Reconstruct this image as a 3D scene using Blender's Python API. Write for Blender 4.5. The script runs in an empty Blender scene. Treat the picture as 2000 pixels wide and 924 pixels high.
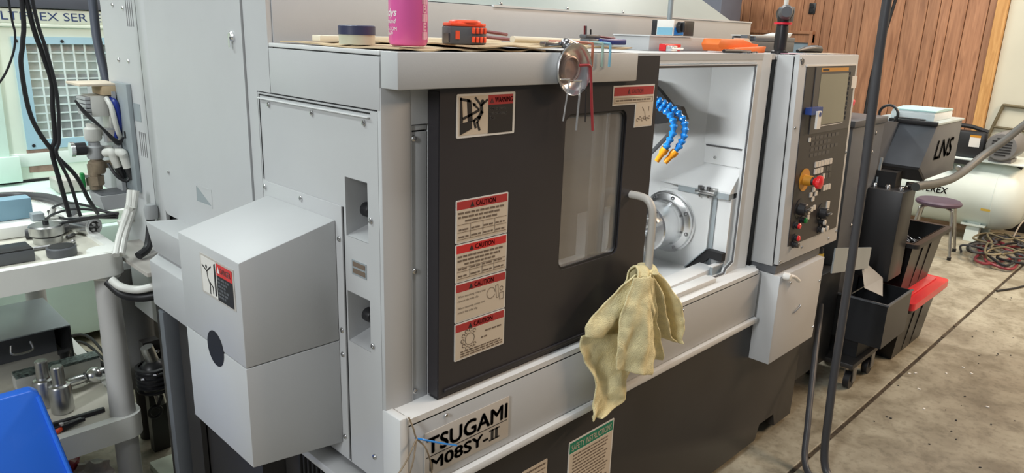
import bpy, bmesh, math, random
from mathutils import Vector, Matrix
random.seed(7)
PI = math.pi
scn = bpy.context.scene
COL = scn.collection

# ------------------------------------------------------------------ camera
cam_d = bpy.data.cameras.new('camera')
cam_d.sensor_width = 36.0
cam_d.lens = 1418.11 / 2000 * 36.0
cam_d.clip_start = 0.02
cam = bpy.data.objects.new('camera', cam_d)
COL.objects.link(cam)
_r = Vector((0.706, -0.708, 0.032)).normalized()
_f = Vector((0.687, 0.673, -0.272)).normalized()
_d = _f.cross(_r).normalized()
_r = _d.cross(_f).normalized()
cam.matrix_world = Matrix(((_r.x, -_d.x, -_f.x, -0.817),
                           (_r.y, -_d.y, -_f.y, -1.162),
                           (_r.z, -_d.z, -_f.z, 1.62),
                           (0, 0, 0, 1)))
scn.camera = cam

# ------------------------------------------------------------------ world, ceiling lamps, exposure
w = bpy.data.worlds.new('workshop_ambient'); scn.world = w; w.use_nodes = True
bg = w.node_tree.nodes['Background']
bg.inputs['Color'].default_value = (0.97, 0.98, 1.0, 1)
bg.inputs['Strength'].default_value = 0.12

def area(name, loc, target, sx, sy, power, col):
    l = bpy.data.lights.new(name, 'AREA'); l.shape = 'RECTANGLE'; l.size = sx; l.size_y = sy
    l.energy = power; l.color = col
    o = bpy.data.objects.new(name, l); COL.objects.link(o); o.location = loc
    d = Vector(target) - Vector(loc)
    o.rotation_euler = d.to_track_quat('-Z', 'Y').to_euler()
    return o
# rows of fluorescent ceiling fixtures (cool) over the machines on the left, warmer ones over the aisle, plus one added fill lamp
area('ceiling_and_fill_cool', (-5.6, -1.3, 3.7), (1.0, 0.0, 1.0), 0.5, 2.4, 172, (0.95, 0.98, 1.0))
area('ceiling_and_fill_cool', (-1.6, 2.0, 3.8), (-1.6, 2.0, 0), 0.3, 2.4, 72, (0.90, 1.0, 0.98))
area('ceiling_and_fill_cool', (0.6, 3.0, 3.9), (0.6, 3.0, 0), 2.4, 0.3, 70, (0.92, 1.0, 0.96))
area('ceiling_and_fill_cool', (0.35, -0.5, 3.7), (0.5, -0.5, 0), 0.3, 1.6, 29, (0.98, 1.0, 0.98))  # added fill lamp, lifts the left face of the control cabinet
area('ceiling_lamp_warm', (5.2, -3.0, 3.6), (3.6, -1.6, 0), 2.6, 0.3, 185, (1.0, 0.72, 0.48))
area('ceiling_lamp_warm', (5.2, -0.4, 3.7), (5.4, -0.2, 0), 0.3, 2.6, 60, (1.0, 0.97, 0.92))
area('ceiling_and_fill_cool', (4.6, 2.3, 3.8), (4.8, 2.3, 0), 2.6, 0.3, 95, (1.0, 0.97, 0.90))

vs = scn.view_settings
vs.view_transform = 'Standard'; vs.look = 'None'; vs.gamma = 1.0; vs.use_curve_mapping = False
vs.exposure = 0.25

# ------------------------------------------------------------------ materials
MATS = {}
def srgb(r, g, b):
    f = lambda c: (c / 12.92) if c <= 0.04045 else ((c + 0.055) / 1.055) ** 2.4
    return (f(r / 255), f(g / 255), f(b / 255), 1)

def mat(name, col, rough=0.5, metal=0.0, var=0.06, vscale=6.0, bump=0.0, bscale=300.0, emit=None, trans=0.0, ior=1.45, coat=0.0, alpha=1.0, stretch=None):
    m = bpy.data.materials.new(name); m.use_nodes = True
    nt = m.node_tree; N = nt.nodes; L = nt.links
    b = N['Principled BSDF']
    b.inputs['Roughness'].default_value = rough
    b.inputs['Metallic'].default_value = metal
    b.inputs['Transmission Weight'].default_value = trans
    b.inputs['IOR'].default_value = ior
    b.inputs['Coat Weight'].default_value = coat
    b.inputs['Alpha'].default_value = alpha
    tc = N.new('ShaderNodeTexCoord')
    vec = tc.outputs['Object']
    if stretch:
        mp = N.new('ShaderNodeMapping'); mp.inputs['Scale'].default_value = stretch
        L.new(vec, mp.inputs['Vector']); vec = mp.outputs['Vector']
    no = N.new('ShaderNodeTexNoise'); no.inputs['Scale'].default_value = vscale; no.inputs['Detail'].default_value = 5
    L.new(vec, no.inputs['Vector'])
    cr = N.new('ShaderNodeValToRGB')
    cr.color_ramp.elements[0].position = 0.3; cr.color_ramp.elements[1].position = 0.7
    c = Vector(col[:3])
    cr.color_ramp.elements[0].color = (*(c * (1 - var)), 1)
    cr.color_ramp.elements[1].color = (*[min(1, x) for x in (c * (1 + var))], 1)
    L.new(no.outputs['Fac'], cr.inputs['Fac'])
    L.new(cr.outputs['Color'], b.inputs['Base Color'])
    if bump:
        n2 = N.new('ShaderNodeTexNoise'); n2.inputs['Scale'].default_value = bscale; n2.inputs['Detail'].default_value = 2
        L.new(tc.outputs['Object'], n2.inputs['Vector'])
        bp = N.new('ShaderNodeBump'); bp.inputs['Strength'].default_value = bump; bp.inputs['Distance'].default_value = 0.003 if name == 'towel' else 0.001
        L.new(n2.outputs['Fac'], bp.inputs['Height']); L.new(bp.outputs['Normal'], b.inputs['Normal'])
    if emit:
        b.inputs['Emission Color'].default_value = (*emit[0], 1); b.inputs['Emission Strength'].default_value = emit[1]
    MATS[name] = m
    return m

mat('paint', (0.485, 0.493, 0.498), 0.42, var=0.02, bump=0.12, bscale=420)
mat('paint_white', (0.66, 0.67, 0.67), 0.38, var=0.02)
mat('paint_dark', (0.033, 0.030, 0.033), 0.36, var=0.05, bump=0.08, bscale=420)
mat('base_black', (0.030, 0.028, 0.027), 0.42, var=0.08)
mat('core_black', (0.012, 0.012, 0.013), 0.6)
mat('rubber_black', (0.014, 0.014, 0.016), 0.45)
mat('plastic_black', (0.020, 0.020, 0.022), 0.38)
mat('plastic_grey', (0.10, 0.105, 0.115), 0.45)
mat('steel', (0.50, 0.50, 0.49), 0.32, 1.0, var=0.1, vscale=30)
mat('steel_dark', (0.30, 0.30, 0.31), 0.30, 1.0, var=0.1)
mat('chrome', (0.82, 0.83, 0.84), 0.24, 1.0, var=0.04)
mat('screw_steel', (0.60, 0.60, 0.60), 0.25, 1.0)
mat('handle_grey', (0.52, 0.50, 0.46), 0.35, var=0.03)
mat('glass_window', (0.30, 0.285, 0.26), 0.06, alpha=0.55, coat=0.5, var=0.02)
mat('glass_clear', (0.86, 0.90, 0.90), 0.03, alpha=0.25, var=0.02)
mat('label_cream', (0.62, 0.53, 0.42), 0.5, var=0.03)
mat('label_white', (0.72, 0.70, 0.66), 0.45, var=0.02)
mat('label_red', (0.42, 0.035, 0.035), 0.42, var=0.05)
mat('label_red_bright', (0.62, 0.03, 0.03), 0.42, var=0.05)
mat('label_black', (0.016, 0.015, 0.016), 0.5)
mat('label_green', (0.0, 0.20, 0.115), 0.45)
mat('ink', (0.02, 0.018, 0.018), 0.6)
mat('ink_faded', (0.16, 0.12, 0.09), 0.6)
mat('ink_red', (0.12, 0.015, 0.02), 0.6)
mat('ink_blue', (0.03, 0.06, 0.18), 0.5)
mat('ink_white', (0.80, 0.78, 0.76), 0.5)
mat('plate_metal', (0.50, 0.47, 0.43), 0.4, 0.1, var=0.03)
mat('plate_grey', (0.32, 0.36, 0.38), 0.4, 0.2)
mat('screen', (0.16, 0.155, 0.11), 0.12, var=0.03, coat=0.4)
mat('panel_black', (0.035, 0.030, 0.030), 0.4, var=0.06)
mat('panel_grey', (0.07, 0.065, 0.064), 0.4, var=0.06)
mat('key_cream', (0.62, 0.58, 0.52), 0.45)
mat('key_dark', (0.06, 0.055, 0.05), 0.4)
mat('red_plastic', (0.75, 0.02, 0.025), 0.3, coat=0.3)
mat('green_plastic', (0.01, 0.22, 0.05), 0.35)
mat('yellow_plastic', (0.55, 0.25, 0.025), 0.4)
mat('yellow_brass', (0.65, 0.45, 0.08), 0.35, 0.4)
mat('blue_plastic', (0.035, 0.19, 0.88), 0.28, var=0.03, coat=0.3)
mat('blue_dark', (0.012, 0.03, 0.22), 0.35)
mat('blue_usb', (0.02, 0.05, 0.22), 0.35)
mat('coolant_blue', (0.015, 0.25, 0.78), 0.22, coat=0.4)
mat('coolant_orange', (0.95, 0.36, 0.02), 0.3)
mat('orange_plastic', (0.90, 0.20, 0.04), 0.45)
mat('tape_orange', (0.90, 0.10, 0.04), 0.35)
mat('towel', (0.84, 0.75, 0.44), 0.95, var=0.12, vscale=40, bump=1.0, bscale=380)
mat('cardboard', (0.52, 0.40, 0.25), 0.8, var=0.10, vscale=12)
mat('cardboard_edge', (0.16, 0.11, 0.07), 0.9, var=0.4, vscale=90)
mat('pink', (0.70, 0.12, 0.36), 0.22, var=0.04, coat=0.3)
mat('pink_pale', (0.86, 0.48, 0.62), 0.4)
mat('tape_clear', (0.55, 0.54, 0.40), 0.3, var=0.06)
mat('navy', (0.045, 0.05, 0.10), 0.4)
mat('wood_strip', (0.72, 0.68, 0.55), 0.6)
mat('maroon', (0.20, 0.03, 0.04), 0.35)
mat('key_red', (0.36, 0.045, 0.05), 0.4)
mat('key_orange', (0.45, 0.16, 0.10), 0.4)
mat('key_green', (0.30, 0.42, 0.36), 0.35)
mat('key_blue', (0.20, 0.42, 0.55), 0.35)
mat('key_silver', (0.75, 0.75, 0.74), 0.25, 0.8)
mat('cart_white', (0.80, 0.81, 0.77), 0.5, var=0.03, bump=0.2, bscale=200)
mat('cart_deck', (0.60, 0.58, 0.50), 0.6, var=0.10, vscale=8)
mat('cart_leg', (0.55, 0.55, 0.54), 0.5, var=0.03)
mat('sky_blue', (0.24, 0.40, 0.50), 0.5)
mat('grey_hose', (0.055, 0.055, 0.06), 0.4)
mat('grey_conduit', (0.10, 0.105, 0.10), 0.5)
mat('white_hose', (0.66, 0.66, 0.62), 0.35)
mat('mazak_cream', (0.72, 0.80, 0.70), 0.5, var=0.03)
mat('mazak_green', (0.60, 0.76, 0.68), 0.5, var=0.03)
mat('mazak_blue', (0.36, 0.55, 0.66), 0.45, var=0.03)
mat('mazak_rust', (0.30, 0.20, 0.16), 0.8, var=0.3, vscale=20)
mat('mazak_dark', (0.09, 0.10, 0.13), 0.5)
mat('mazak_inside', (0.24, 0.32, 0.38), 0.5, var=0.25, vscale=3)
mat('grid_metal', (0.66, 0.76, 0.76), 0.4)
mat('conveyor_grey', (0.12, 0.13, 0.145), 0.42, var=0.08, vscale=9)
mat('conveyor_lid', (0.50, 0.60, 0.62), 0.35)
mat('paper_white', (0.66, 0.72, 0.74), 0.7)
mat('paper_teal', (0.45, 0.68, 0.68), 0.6)
mat('tote_black', (0.010, 0.010, 0.011), 0.35, var=0.1)
mat('tote_red', (0.60, 0.02, 0.03), 0.32, coat=0.2)
mat('bin_steel', (0.028, 0.030, 0.034), 0.38, 0.2, var=0.1)
mat('tank_cream', (0.70, 0.78, 0.74), 0.38, var=0.05, vscale=4)
mat('motor_grey', (0.17, 0.17, 0.17), 0.45)
mat('stool_purple', (0.085, 0.055, 0.085), 0.45)
mat('pipe_brown', (0.16, 0.135, 0.08), 0.5, 0.3, var=0.2)
mat('wall_cream', (0.58, 0.57, 0.47), 0.7, var=0.05, vscale=2)
mat('red_tub', (0.80, 0.03, 0.06), 0.35)
mat('tub_clear', (0.62, 0.32, 0.33), 0.35, var=0.1)
mat('filter_grey', (0.17, 0.17, 0.165), 0.45, var=0.1)
mat('floor_tray', (0.55, 0.60, 0.50), 0.5)
mat('bag_red', (0.30, 0.02, 0.05), 0.3, var=0.3)
mat('plastic_film', (0.55, 0.52, 0.52), 0.25, var=0.2, vscale=30)
mat('brass_dirty', (0.30, 0.24, 0.17), 0.5, 0.4, var=0.3, vscale=30)
mat('air_white', (0.60, 0.60, 0.56), 0.45, var=0.06)
mat('air_grey', (0.36, 0.37, 0.38), 0.45, var=0.06)
mat('work_lamp', (0.9, 0.9, 0.9), 0.4, emit=((1.0, 1.0, 0.97), 2.5))

def wood_mat(name, c1, c2, rough, sc):
    m = bpy.data.materials.new(name); m.use_nodes = True
    nt = m.node_tree; N = nt.nodes; L = nt.links; b = N['Principled BSDF']
    tc = N.new('ShaderNodeTexCoord'); mp = N.new('ShaderNodeMapping'); mp.inputs['Scale'].default_value = sc
    L.new(tc.outputs['Object'], mp.inputs['Vector'])
    oi = N.new('ShaderNodeObjectInfo'); ad = N.new('ShaderNodeVectorMath'); ad.operation = 'ADD'
    cx = N.new('ShaderNodeCombineXYZ'); ml = N.new('ShaderNodeMath'); ml.operation = 'MULTIPLY'; ml.inputs[1].default_value = 37.0
    L.new(oi.outputs['Random'], ml.inputs[0]); L.new(ml.outputs[0], cx.inputs[0]); L.new(ml.outputs[0], cx.inputs[2])
    L.new(mp.outputs['Vector'], ad.inputs[0]); L.new(cx.outputs[0], ad.inputs[1])
    n1 = N.new('ShaderNodeTexNoise'); n1.inputs['Scale'].default_value = 3.0; n1.inputs['Detail'].default_value = 8; n1.inputs['Distortion'].default_value = 1.2
    L.new(ad.outputs[0], n1.inputs['Vector'])
    cr = N.new('ShaderNodeValToRGB')
    cr.color_ramp.elements[0].position = 0.32; cr.color_ramp.elements[0].color = (*c1, 1)
    cr.color_ramp.elements[1].position = 0.68; cr.color_ramp.elements[1].color = (*c2, 1)
    L.new(n1.outputs['Fac'], cr.inputs['Fac'])
    hs = N.new('ShaderNodeHueSaturation')
    mr = N.new('ShaderNodeMapRange'); mr.inputs['To Min'].default_value = 0.88; mr.inputs['To Max'].default_value = 1.12
    L.new(oi.outputs['Random'], mr.inputs['Value']); L.new(mr.outputs[0], hs.inputs['Value'])
    L.new(cr.outputs['Color'], hs.inputs['Color']); L.new(hs.outputs['Color'], b.inputs['Base Color'])
    b.inputs['Roughness'].default_value = rough
    MATS[name] = m
wood_mat('wood_panel', (0.27, 0.125, 0.065), (0.43, 0.215, 0.115), 0.45, (4, 9, 0.8))
wood_mat('wood_trim', (0.42, 0.21, 0.065), (0.58, 0.33, 0.12), 0.55, (6, 12, 0.9))

def floor_mat():
    m = bpy.data.materials.new('concrete'); m.use_nodes = True
    nt = m.node_tree; N = nt.nodes; L = nt.links; b = N['Principled BSDF']
    tc = N.new('ShaderNodeTexCoord')
    def noise(scale, det, dist=0.0):
        n = N.new('ShaderNodeTexNoise'); n.inputs['Scale'].default_value = scale; n.inputs['Detail'].default_value = det; n.inputs['Distortion'].default_value = dist
        L.new(tc.outputs['Object'], n.inputs['Vector']); return n
    a = noise(0.9, 10, 0.8); c = noise(6.5, 12, 0.6); d = noise(45, 8)
    r1 = N.new('ShaderNodeValToRGB'); e = r1.color_ramp.elements
    e[0].position = 0.30; e[0].color = (0.185, 0.155, 0.108, 1); e[1].position = 0.66; e[1].color = (0.385, 0.365, 0.285, 1)
    L.new(a.outputs['Fac'], r1.inputs['Fac'])
    r2 = N.new('ShaderNodeValToRGB'); e = r2.color_ramp.elements
    e[0].position = 0.34; e[0].color = (0.52, 0.48, 0.42, 1); e[1].position = 0.58; e[1].color = (1, 1, 1, 1)
    L.new(c.outputs['Fac'], r2.inputs['Fac'])
    mx = N.new('ShaderNodeMix'); mx.data_type = 'RGBA'; mx.blend_type = 'MULTIPLY'; mx.inputs['Factor'].default_value = 0.8
    L.new(r1.outputs['Color'], mx.inputs[6]); L.new(r2.outputs['Color'], mx.inputs[7])
    r3 = N.new('ShaderNodeValToRGB'); e = r3.color_ramp.elements
    e[0].position = 0.25; e[0].color = (0.55, 0.53, 0.49, 1); e[1].position = 0.52; e[1].color = (1, 1, 1, 1)
    L.new(d.outputs['Fac'], r3.inputs['Fac'])
    m2 = N.new('ShaderNodeMix'); m2.data_type = 'RGBA'; m2.blend_type = 'MULTIPLY'; m2.inputs['Factor'].default_value = 0.7
    L.new(mx.outputs[2], m2.inputs[6]); L.new(r3.outputs['Color'], m2.inputs[7])
    L.new(m2.outputs[2], b.inputs['Base Color'])
    rr = N.new('ShaderNodeMapRange'); rr.inputs['To Min'].default_value = 0.42; rr.inputs['To Max'].default_value = 0.7
    L.new(c.outputs['Fac'], rr.inputs['Value']); L.new(rr.outputs[0], b.inputs['Roughness'])
    bp = N.new('ShaderNodeBump'); bp.inputs['Strength'].default_value = 0.15; bp.inputs['Distance'].default_value = 0.003
    L.new(d.outputs['Fac'], bp.inputs['Height']); L.new(bp.outputs['Normal'], b.inputs['Normal'])
    MATS['concrete'] = m
floor_mat()

# ------------------------------------------------------------------ mesh helpers (world coordinates)
def V(*a): return Vector(a)
def box(bm, x0, x1, y0, y1, z0, z1, bev=0.0, seg=2):
    r = bmesh.ops.create_cube(bm, size=1.0)
    vs_ = r['verts']
    for v in vs_:
        v.co = Vector(((x0 + x1) / 2 + v.co.x * (x1 - x0), (y0 + y1) / 2 + v.co.y * (y1 - y0), (z0 + z1) / 2 + v.co.z * (z1 - z0)))
    if bev:
        es = list({e for v in vs_ for e in v.link_edges})
        bmesh.ops.bevel(bm, geom=es, offset=bev, segments=seg, profile=0.5, affect='EDGES')
    return bm
def B(*a, **k):
    bm = bmesh.new(); box(bm, *a, **k); return bm
def prism(bm, pts, axis, a0, a1, bev=0.0):
    """polygon pts in the plane normal to axis ('x': (y,z), 'y': (x,z), 'z': (x,y)), extruded from a0 to a1"""
    def P(p, a):
        return {'x': (a, p[0], p[1]), 'y': (p[0], a, p[1]), 'z': (p[0], p[1], a)}[axis]
    v0 = [bm.verts.new(P(p, a0)) for p in pts]; v1 = [bm.verts.new(P(p, a1)) for p in pts]
    n = len(pts); fs = [bm.faces.new(v0), bm.faces.new(v1[::-1])]
    for i in range(n):
        fs.append(bm.faces.new((v0[i], v1[i], v1[(i + 1) % n], v0[(i + 1) % n])))
    if bev:
        es = list({e for f in fs for e in f.edges})
        bmesh.ops.bevel(bm, geom=es, offset=bev, segments=2, profile=0.5, affect='EDGES')
    return bm
def PR(*a, **k):
    bm = bmesh.new(); prism(bm, *a, **k); return bm
def rrect(u0, u1, v0, v1, r, n=5):
    out = []
    for cx, cy, a in ((u1 - r, v1 - r, 0), (u0 + r, v1 - r, 90), (u0 + r, v0 + r, 180), (u1 - r, v0 + r, 270)):
        for i in range(n + 1):
            t = math.radians(a + 90 * i / n); out.append((cx + r * math.cos(t), cy + r * math.sin(t)))
    return out
def plate(bm, outer, holes, axis, a0, a1):
    """flat plate with holes, extruded between a0 and a1"""
    def P(p, a):
        return {'x': (a, p[0], p[1]), 'y': (p[0], a, p[1]), 'z': (p[0], p[1], a)}[axis]
    edges = []
    for loop in [outer] + holes:
        vv = [bm.verts.new(P(p, a0)) for p in loop]
        for i in range(len(vv)):
            edges.append(bm.edges.new((vv[i], vv[(i + 1) % len(vv)])))
    g = bmesh.ops.triangle_fill(bm, use_beauty=True, use_dissolve=False, edges=edges)
    fs = [x for x in g['geom'] if isinstance(x, bmesh.types.BMFace)]
    e = bmesh.ops.extrude_face_region(bm, geom=fs)
    d = Vector(P((0, 0), a1)) - Vector(P((0, 0), a0))
    bmesh.ops.translate(bm, vec=d, verts=[x for x in e['geom'] if isinstance(x, bmesh.types.BMVert)])
    return bm
def PL(*a, **k):
    bm = bmesh.new(); plate(bm, *a, **k); return bm
def frame_of(d):
    d = d.normalized()
    up = Vector((0, 0, 1)) if abs(d.z) < 0.9 else Vector((1, 0, 0))
    a = d.cross(up).normalized(); return a, d.cross(a).normalized()
def cyl(bm, p0, p1, r, r1=None, n=20, cap=True):
    p0 = Vector(p0); p1 = Vector(p1); r1 = r if r1 is None else r1
    a, b = frame_of(p1 - p0)
    A_ = []; B_ = []
    for i in range(n):
        t = 2 * PI * i / n; u = a * math.cos(t) + b * math.sin(t)
        A_.append(bm.verts.new(p0 + u * r)); B_.append(bm.verts.new(p1 + u * r1))
    for i in range(n):
        bm.faces.new((A_[i], A_[(i + 1) % n], B_[(i + 1) % n], B_[i]))
    if cap:
        bm.faces.new(A_[::-1]); bm.faces.new(B_)
    return bm
def CY(*a, **k):
    bm = bmesh.new(); cyl(bm, *a, **k); return bm
def lathe(bm, o, d, prof, n=28):
    """revolve prof [(radius, distance along d)] about the line from o along d"""
    o = Vector(o); d = Vector(d).normalized(); a, b = frame_of(d)
    rows = []
    for r, h in prof:
        if r < 1e-6: rows.append([bm.verts.new(o + d * h)])
        else: rows.append([bm.verts.new(o + d * h + (a * math.cos(2 * PI * i / n) + b * math.sin(2 * PI * i / n)) * r) for i in range(n)])
    for A_, B_ in zip(rows, rows[1:]):
        for i in range(n):
            j = (i + 1) % n
            if len(A_) == 1 and len(B_) == 1: continue
            if len(A_) == 1: bm.faces.new((A_[0], B_[j], B_[i]))
            elif len(B_) == 1: bm.faces.new((A_[i], A_[j], B_[0]))
            else: bm.faces.new((A_[i], A_[j], B_[j], B_[i]))
    return bm
def LA(*a, **k):
    bm = bmesh.new(); lathe(bm, *a, **k); return bm
def smooth_path(pts, k=6):
    P = [Vector(p) for p in pts]
    if len(P) < 3: return P
    Q = [P[0] * 2 - P[1]] + P + [P[-1] * 2 - P[-2]]
    out = []
    for i in range(1, len(Q) - 2):
        for s in range(k):
            t = s / k
            a, b, c, d = Q[i - 1], Q[i], Q[i + 1], Q[i + 2]
            out.append(0.5 * ((2 * b) + (c - a) * t + (2 * a - 5 * b + 4 * c - d) * t * t + (3 * b - a - 3 * c + d) * t ** 3))
    out.append(P[-1]); return out
def tube(bm, pts, r, n=10, k=6, smooth=True, rad=None):
    P = smooth_path(pts, k) if smooth else [Vector(p) for p in pts]
    rows = []; a = None
    for i, p in enumerate(P):
        d = (P[min(i + 1, len(P) - 1)] - P[max(i - 1, 0)]).normalized()
        if a is None: a, _ = frame_of(d)
        a = (a - d * a.dot(d)).normalized(); b = d.cross(a)
        rr = rad(i / (len(P) - 1)) if rad else r
        rows.append([bm.verts.new(p + (a * math.cos(2 * PI * j / n) + b * math.sin(2 * PI * j / n)) * rr) for j in range(n)])
    for A_, B_ in zip(rows, rows[1:]):
        for j in range(n):
            bm.faces.new((A_[j], A_[(j + 1) % n], B_[(j + 1) % n], B_[j]))
    bm.faces.new(rows[0][::-1]); bm.faces.new(rows[-1])
    return bm
def TU(*a, **k):
    bm = bmesh.new(); tube(bm, *a, **k); return bm
def sphere(bm, c, r, sx=1, sy=1, sz=1, u=16, v=10):
    g = bmesh.ops.create_uvsphere(bm, u_segments=u, v_segments=v, radius=1)
    for q in g['verts']: q.co = Vector((c[0] + q.co.x * r * sx, c[1] + q.co.y * r * sy, c[2] + q.co.z * r * sz))
    return bm
def SP(*a, **k):
    bm = bmesh.new(); sphere(bm, *a, **k); return bm
def rot(bm, c, axis, deg):
    bmesh.ops.rotate(bm, cent=Vector(c), matrix=Matrix.Rotation(math.radians(deg), 3, axis), verts=bm.verts[:]); return bm
def textbm(s, o, u, v, width, height, thick=0.0004, bold=0.0, shear=0.0):
    """lettering as a thin solid; o lower-left corner, u / v directions of writing and up, fitted to width x height"""
    cu = bpy.data.curves.new('t', 'FONT'); cu.body = s; cu.size = 1; cu.shear = shear
    cu.resolution_u = 3; cu.extrude = 0.0
    ob = bpy.data.objects.new('t', cu); COL.objects.link(ob)
    bpy.context.view_layer.update()
    me = bpy.data.meshes.new_from_object(ob.evaluated_get(bpy.context.evaluated_depsgraph_get()))
    bpy.data.objects.remove(ob); bpy.data.curves.remove(cu)
    bm = bmesh.new(); bm.from_mesh(me); bpy.data.meshes.remove(me)
    xs = [q.co.x for q in bm.verts]; ys = [q.co.y for q in bm.verts]
    x0, x1, y0, y1 = min(xs), max(xs), min(ys), max(ys)
    u = Vector(u).normalized(); v = Vector(v).normalized(); n = u.cross(v); o = Vector(o)
    if bold:      # heavier strokes: slightly shifted copies of the letters
        src = bm.copy()
        for dx, dy in ((-bold, 0), (bold, 0), (0, bold), (0, -bold)):
            c_ = src.copy(); bmesh.ops.translate(c_, vec=(dx, dy, 0.0004 * (dx + dy)), verts=c_.verts[:])
            m_ = bpy.data.meshes.new('x'); c_.to_mesh(m_); c_.free(); bm.from_mesh(m_); bpy.data.meshes.remove(m_)
        src.free()
    for q in bm.verts:
        a = (q.co.x - x0) / max(1e-6, x1 - x0) * width; b = (q.co.y - y0) / max(1e-6, y1 - y0) * height
        q.co = o + u * a + v * b + n * thick
    return bm

def wloc(o):
    l = Vector((0, 0, 0))
    while o: l += o.location; o = o.parent
    return l
def obj(name, bm, m, parent=None, smooth=None, label=None, origin=None):
    """one mesh object; bm holds world coordinates"""
    bmesh.ops.recalc_face_normals(bm, faces=bm.faces[:])
    me = bpy.data.meshes.new(name)
    org = Vector(origin) if origin else (wloc(parent) if parent else None)
    if org is None:
        xs = [q.co for q in bm.verts]
        org = Vector(((min(q.x for q in xs) + max(q.x for q in xs)) / 2, (min(q.y for q in xs) + max(q.y for q in xs)) / 2, min(q.z for q in xs)))
    bmesh.ops.translate(bm, vec=-org, verts=bm.verts[:])
    bm.to_mesh(me); bm.free()
    o = bpy.data.objects.new(name, me); COL.objects.link(o)
    me.materials.append(MATS[m])
    if smooth is None: smooth = 35
    if smooth:
        for p in me.polygons: p.use_smooth = True
        me.set_sharp_from_angle(angle=math.radians(smooth))
    if parent: o.parent = parent; o.location = org - wloc(parent)
    else: o.location = org
    if label: o['label'] = label
    return o
def thing(name, label, cat, loc=(0, 0, 0), group=None):
    o = bpy.data.objects.new(name, None); COL.objects.link(o); o.empty_display_size = 0.05
    o.location = loc; o['label'] = label; o['category'] = cat
    if group: o['group'] = group
    return o
def tag(o, label, cat, group=None):
    o['label'] = label; o['category'] = cat
    if group: o['group'] = group
    return o
def struct(name, bm, m, label=None, cat=None, smooth=None):
    o = obj(name, bm, m, None, smooth); o['kind'] = 'structure'
    if label: o['label'] = label
    if cat: o['category'] = cat
    return o
def join_bm(*bms):
    out = bmesh.new()
    for b in bms:
        me = bpy.data.meshes.new('x'); b.to_mesh(me); b.free(); out.from_mesh(me); bpy.data.meshes.remove(me)
    return out

mat('hood_paint', (0.41, 0.47, 0.45), 0.45, var=0.02)
mat('dish_reflect_tint', (0.50, 0.40, 0.36), 0.3, 0.6, var=0.1, vscale=40)  # pinkish reflection of the cardboard put into the base colour
# ================================================================== THE SETTING
struct('floor', join_bm(B(-4.0, 9.0, -5.0, -0.230, -0.10, 0.0, bev=0.004), B(-4.0, 9.0, -0.213, 7.0, -0.10, 0.0, bev=0.004)), 'concrete',
       'stained tan concrete workshop floor with a dirt-filled joint', 'floor', smooth=0)
jf = bmesh.new(); 
for i in range(260):
    x = -1 + i * 0.035
    box(jf, x, x + 0.034, -0.230, -0.213, -0.09, -0.0035 + random.uniform(-0.002, 0.002))
fl = bpy.data.objects['floor']
jo = obj('joint_filler', jf, 'brass_dirty', fl, smooth=0)
MATS['joint_dirt'] = mat('joint_dirt', (0.05, 0.036, 0.022), 0.9, var=0.5, vscale=20)
jo.data.materials[0] = MATS['joint_dirt']; jo['kind'] = 'stuff'

wr = struct('wall_right', B(7.26, 7.34, -3.0, 6.5, 0, 3.6), 'wall_cream', 'far workshop wall, cream on the right and wood panelled behind the machine', 'wall', smooth=0)
# wood wall panelling: one board per groove-to-groove strip
ys = [6.0, 5.85, 5.66, 5.5, 5.34, 5.15, 5.0, 4.84, 4.66, 4.5, 4.36, 4.18, 4.02, 3.86, 3.70, 3.55, 3.40, 3.26, 3.118, 3.024, 2.858, 2.75, 2.591, 2.414, 2.297, 2.193, 2.091, 1.913, 1.786, 1.598, 1.397, 1.191, 1.079, 0.988, 0.851, 0.677, 0.612]
for a, b in zip(ys, ys[1:]):
    obj('plank', B(7.2, 7.258, b + 0.0025, a - 0.0025, 0.0, 3.6, bev=0.004, seg=1), 'wood_panel', wr, smooth=0)
obj('plank_backing', B(7.235, 7.259, 0.6, 6.0, 0, 3.6), 'core_black', wr, smooth=0)
obj('wall_panel', B(7.215, 7.258, -3.0, 0.515, 0.0, 3.6), 'wall_cream', wr, smooth=0)
struct('trim_1', B(7.16, 7.258, 0.520, 0.610, 0.0, 3.6, bev=0.004), 'wood_trim', 'yellow wooden post between wood panelling and cream wall', 'trim', smooth=0)
struct('trim_2', join_bm(B(7.13, 7.199, 2.245, 4.6, 1.69, 1.722, bev=0.003), B(7.15, 7.199, 2.245, 4.6, 1.60, 1.69), B(7.13, 7.199, 2.245, 2.28, 0.9, 1.69, bev=0.003)), 'wood_panel', 'brown wooden window trim on the panelled wall', 'trim', smooth=0)
struct('window_1', B(7.17, 7.199, 2.29, 4.6, 1.0, 1.60), 'mazak_inside', 'dim pane below the brown trim on the panelled wall', 'window', smooth=0)
tag(obj('wall_socket', join_bm(B(7.185, 7.199, 2.275, 2.345, 1.90, 2.01, bev=0.004), CY((7.186, 2.31, 1.98), (7.178, 2.31, 1.98), 0.02), CY((7.186, 2.31, 1.93), (7.178, 2.31, 1.93), 0.02)), 'plastic_black'),
    'black wall socket on the wood panelling', 'socket')
struct('wall_back', B(-4, 7.2, 6.5, 6.6, 0, 3.6), 'wall_cream', 'cream wall behind the machines', 'wall', smooth=0)

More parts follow.
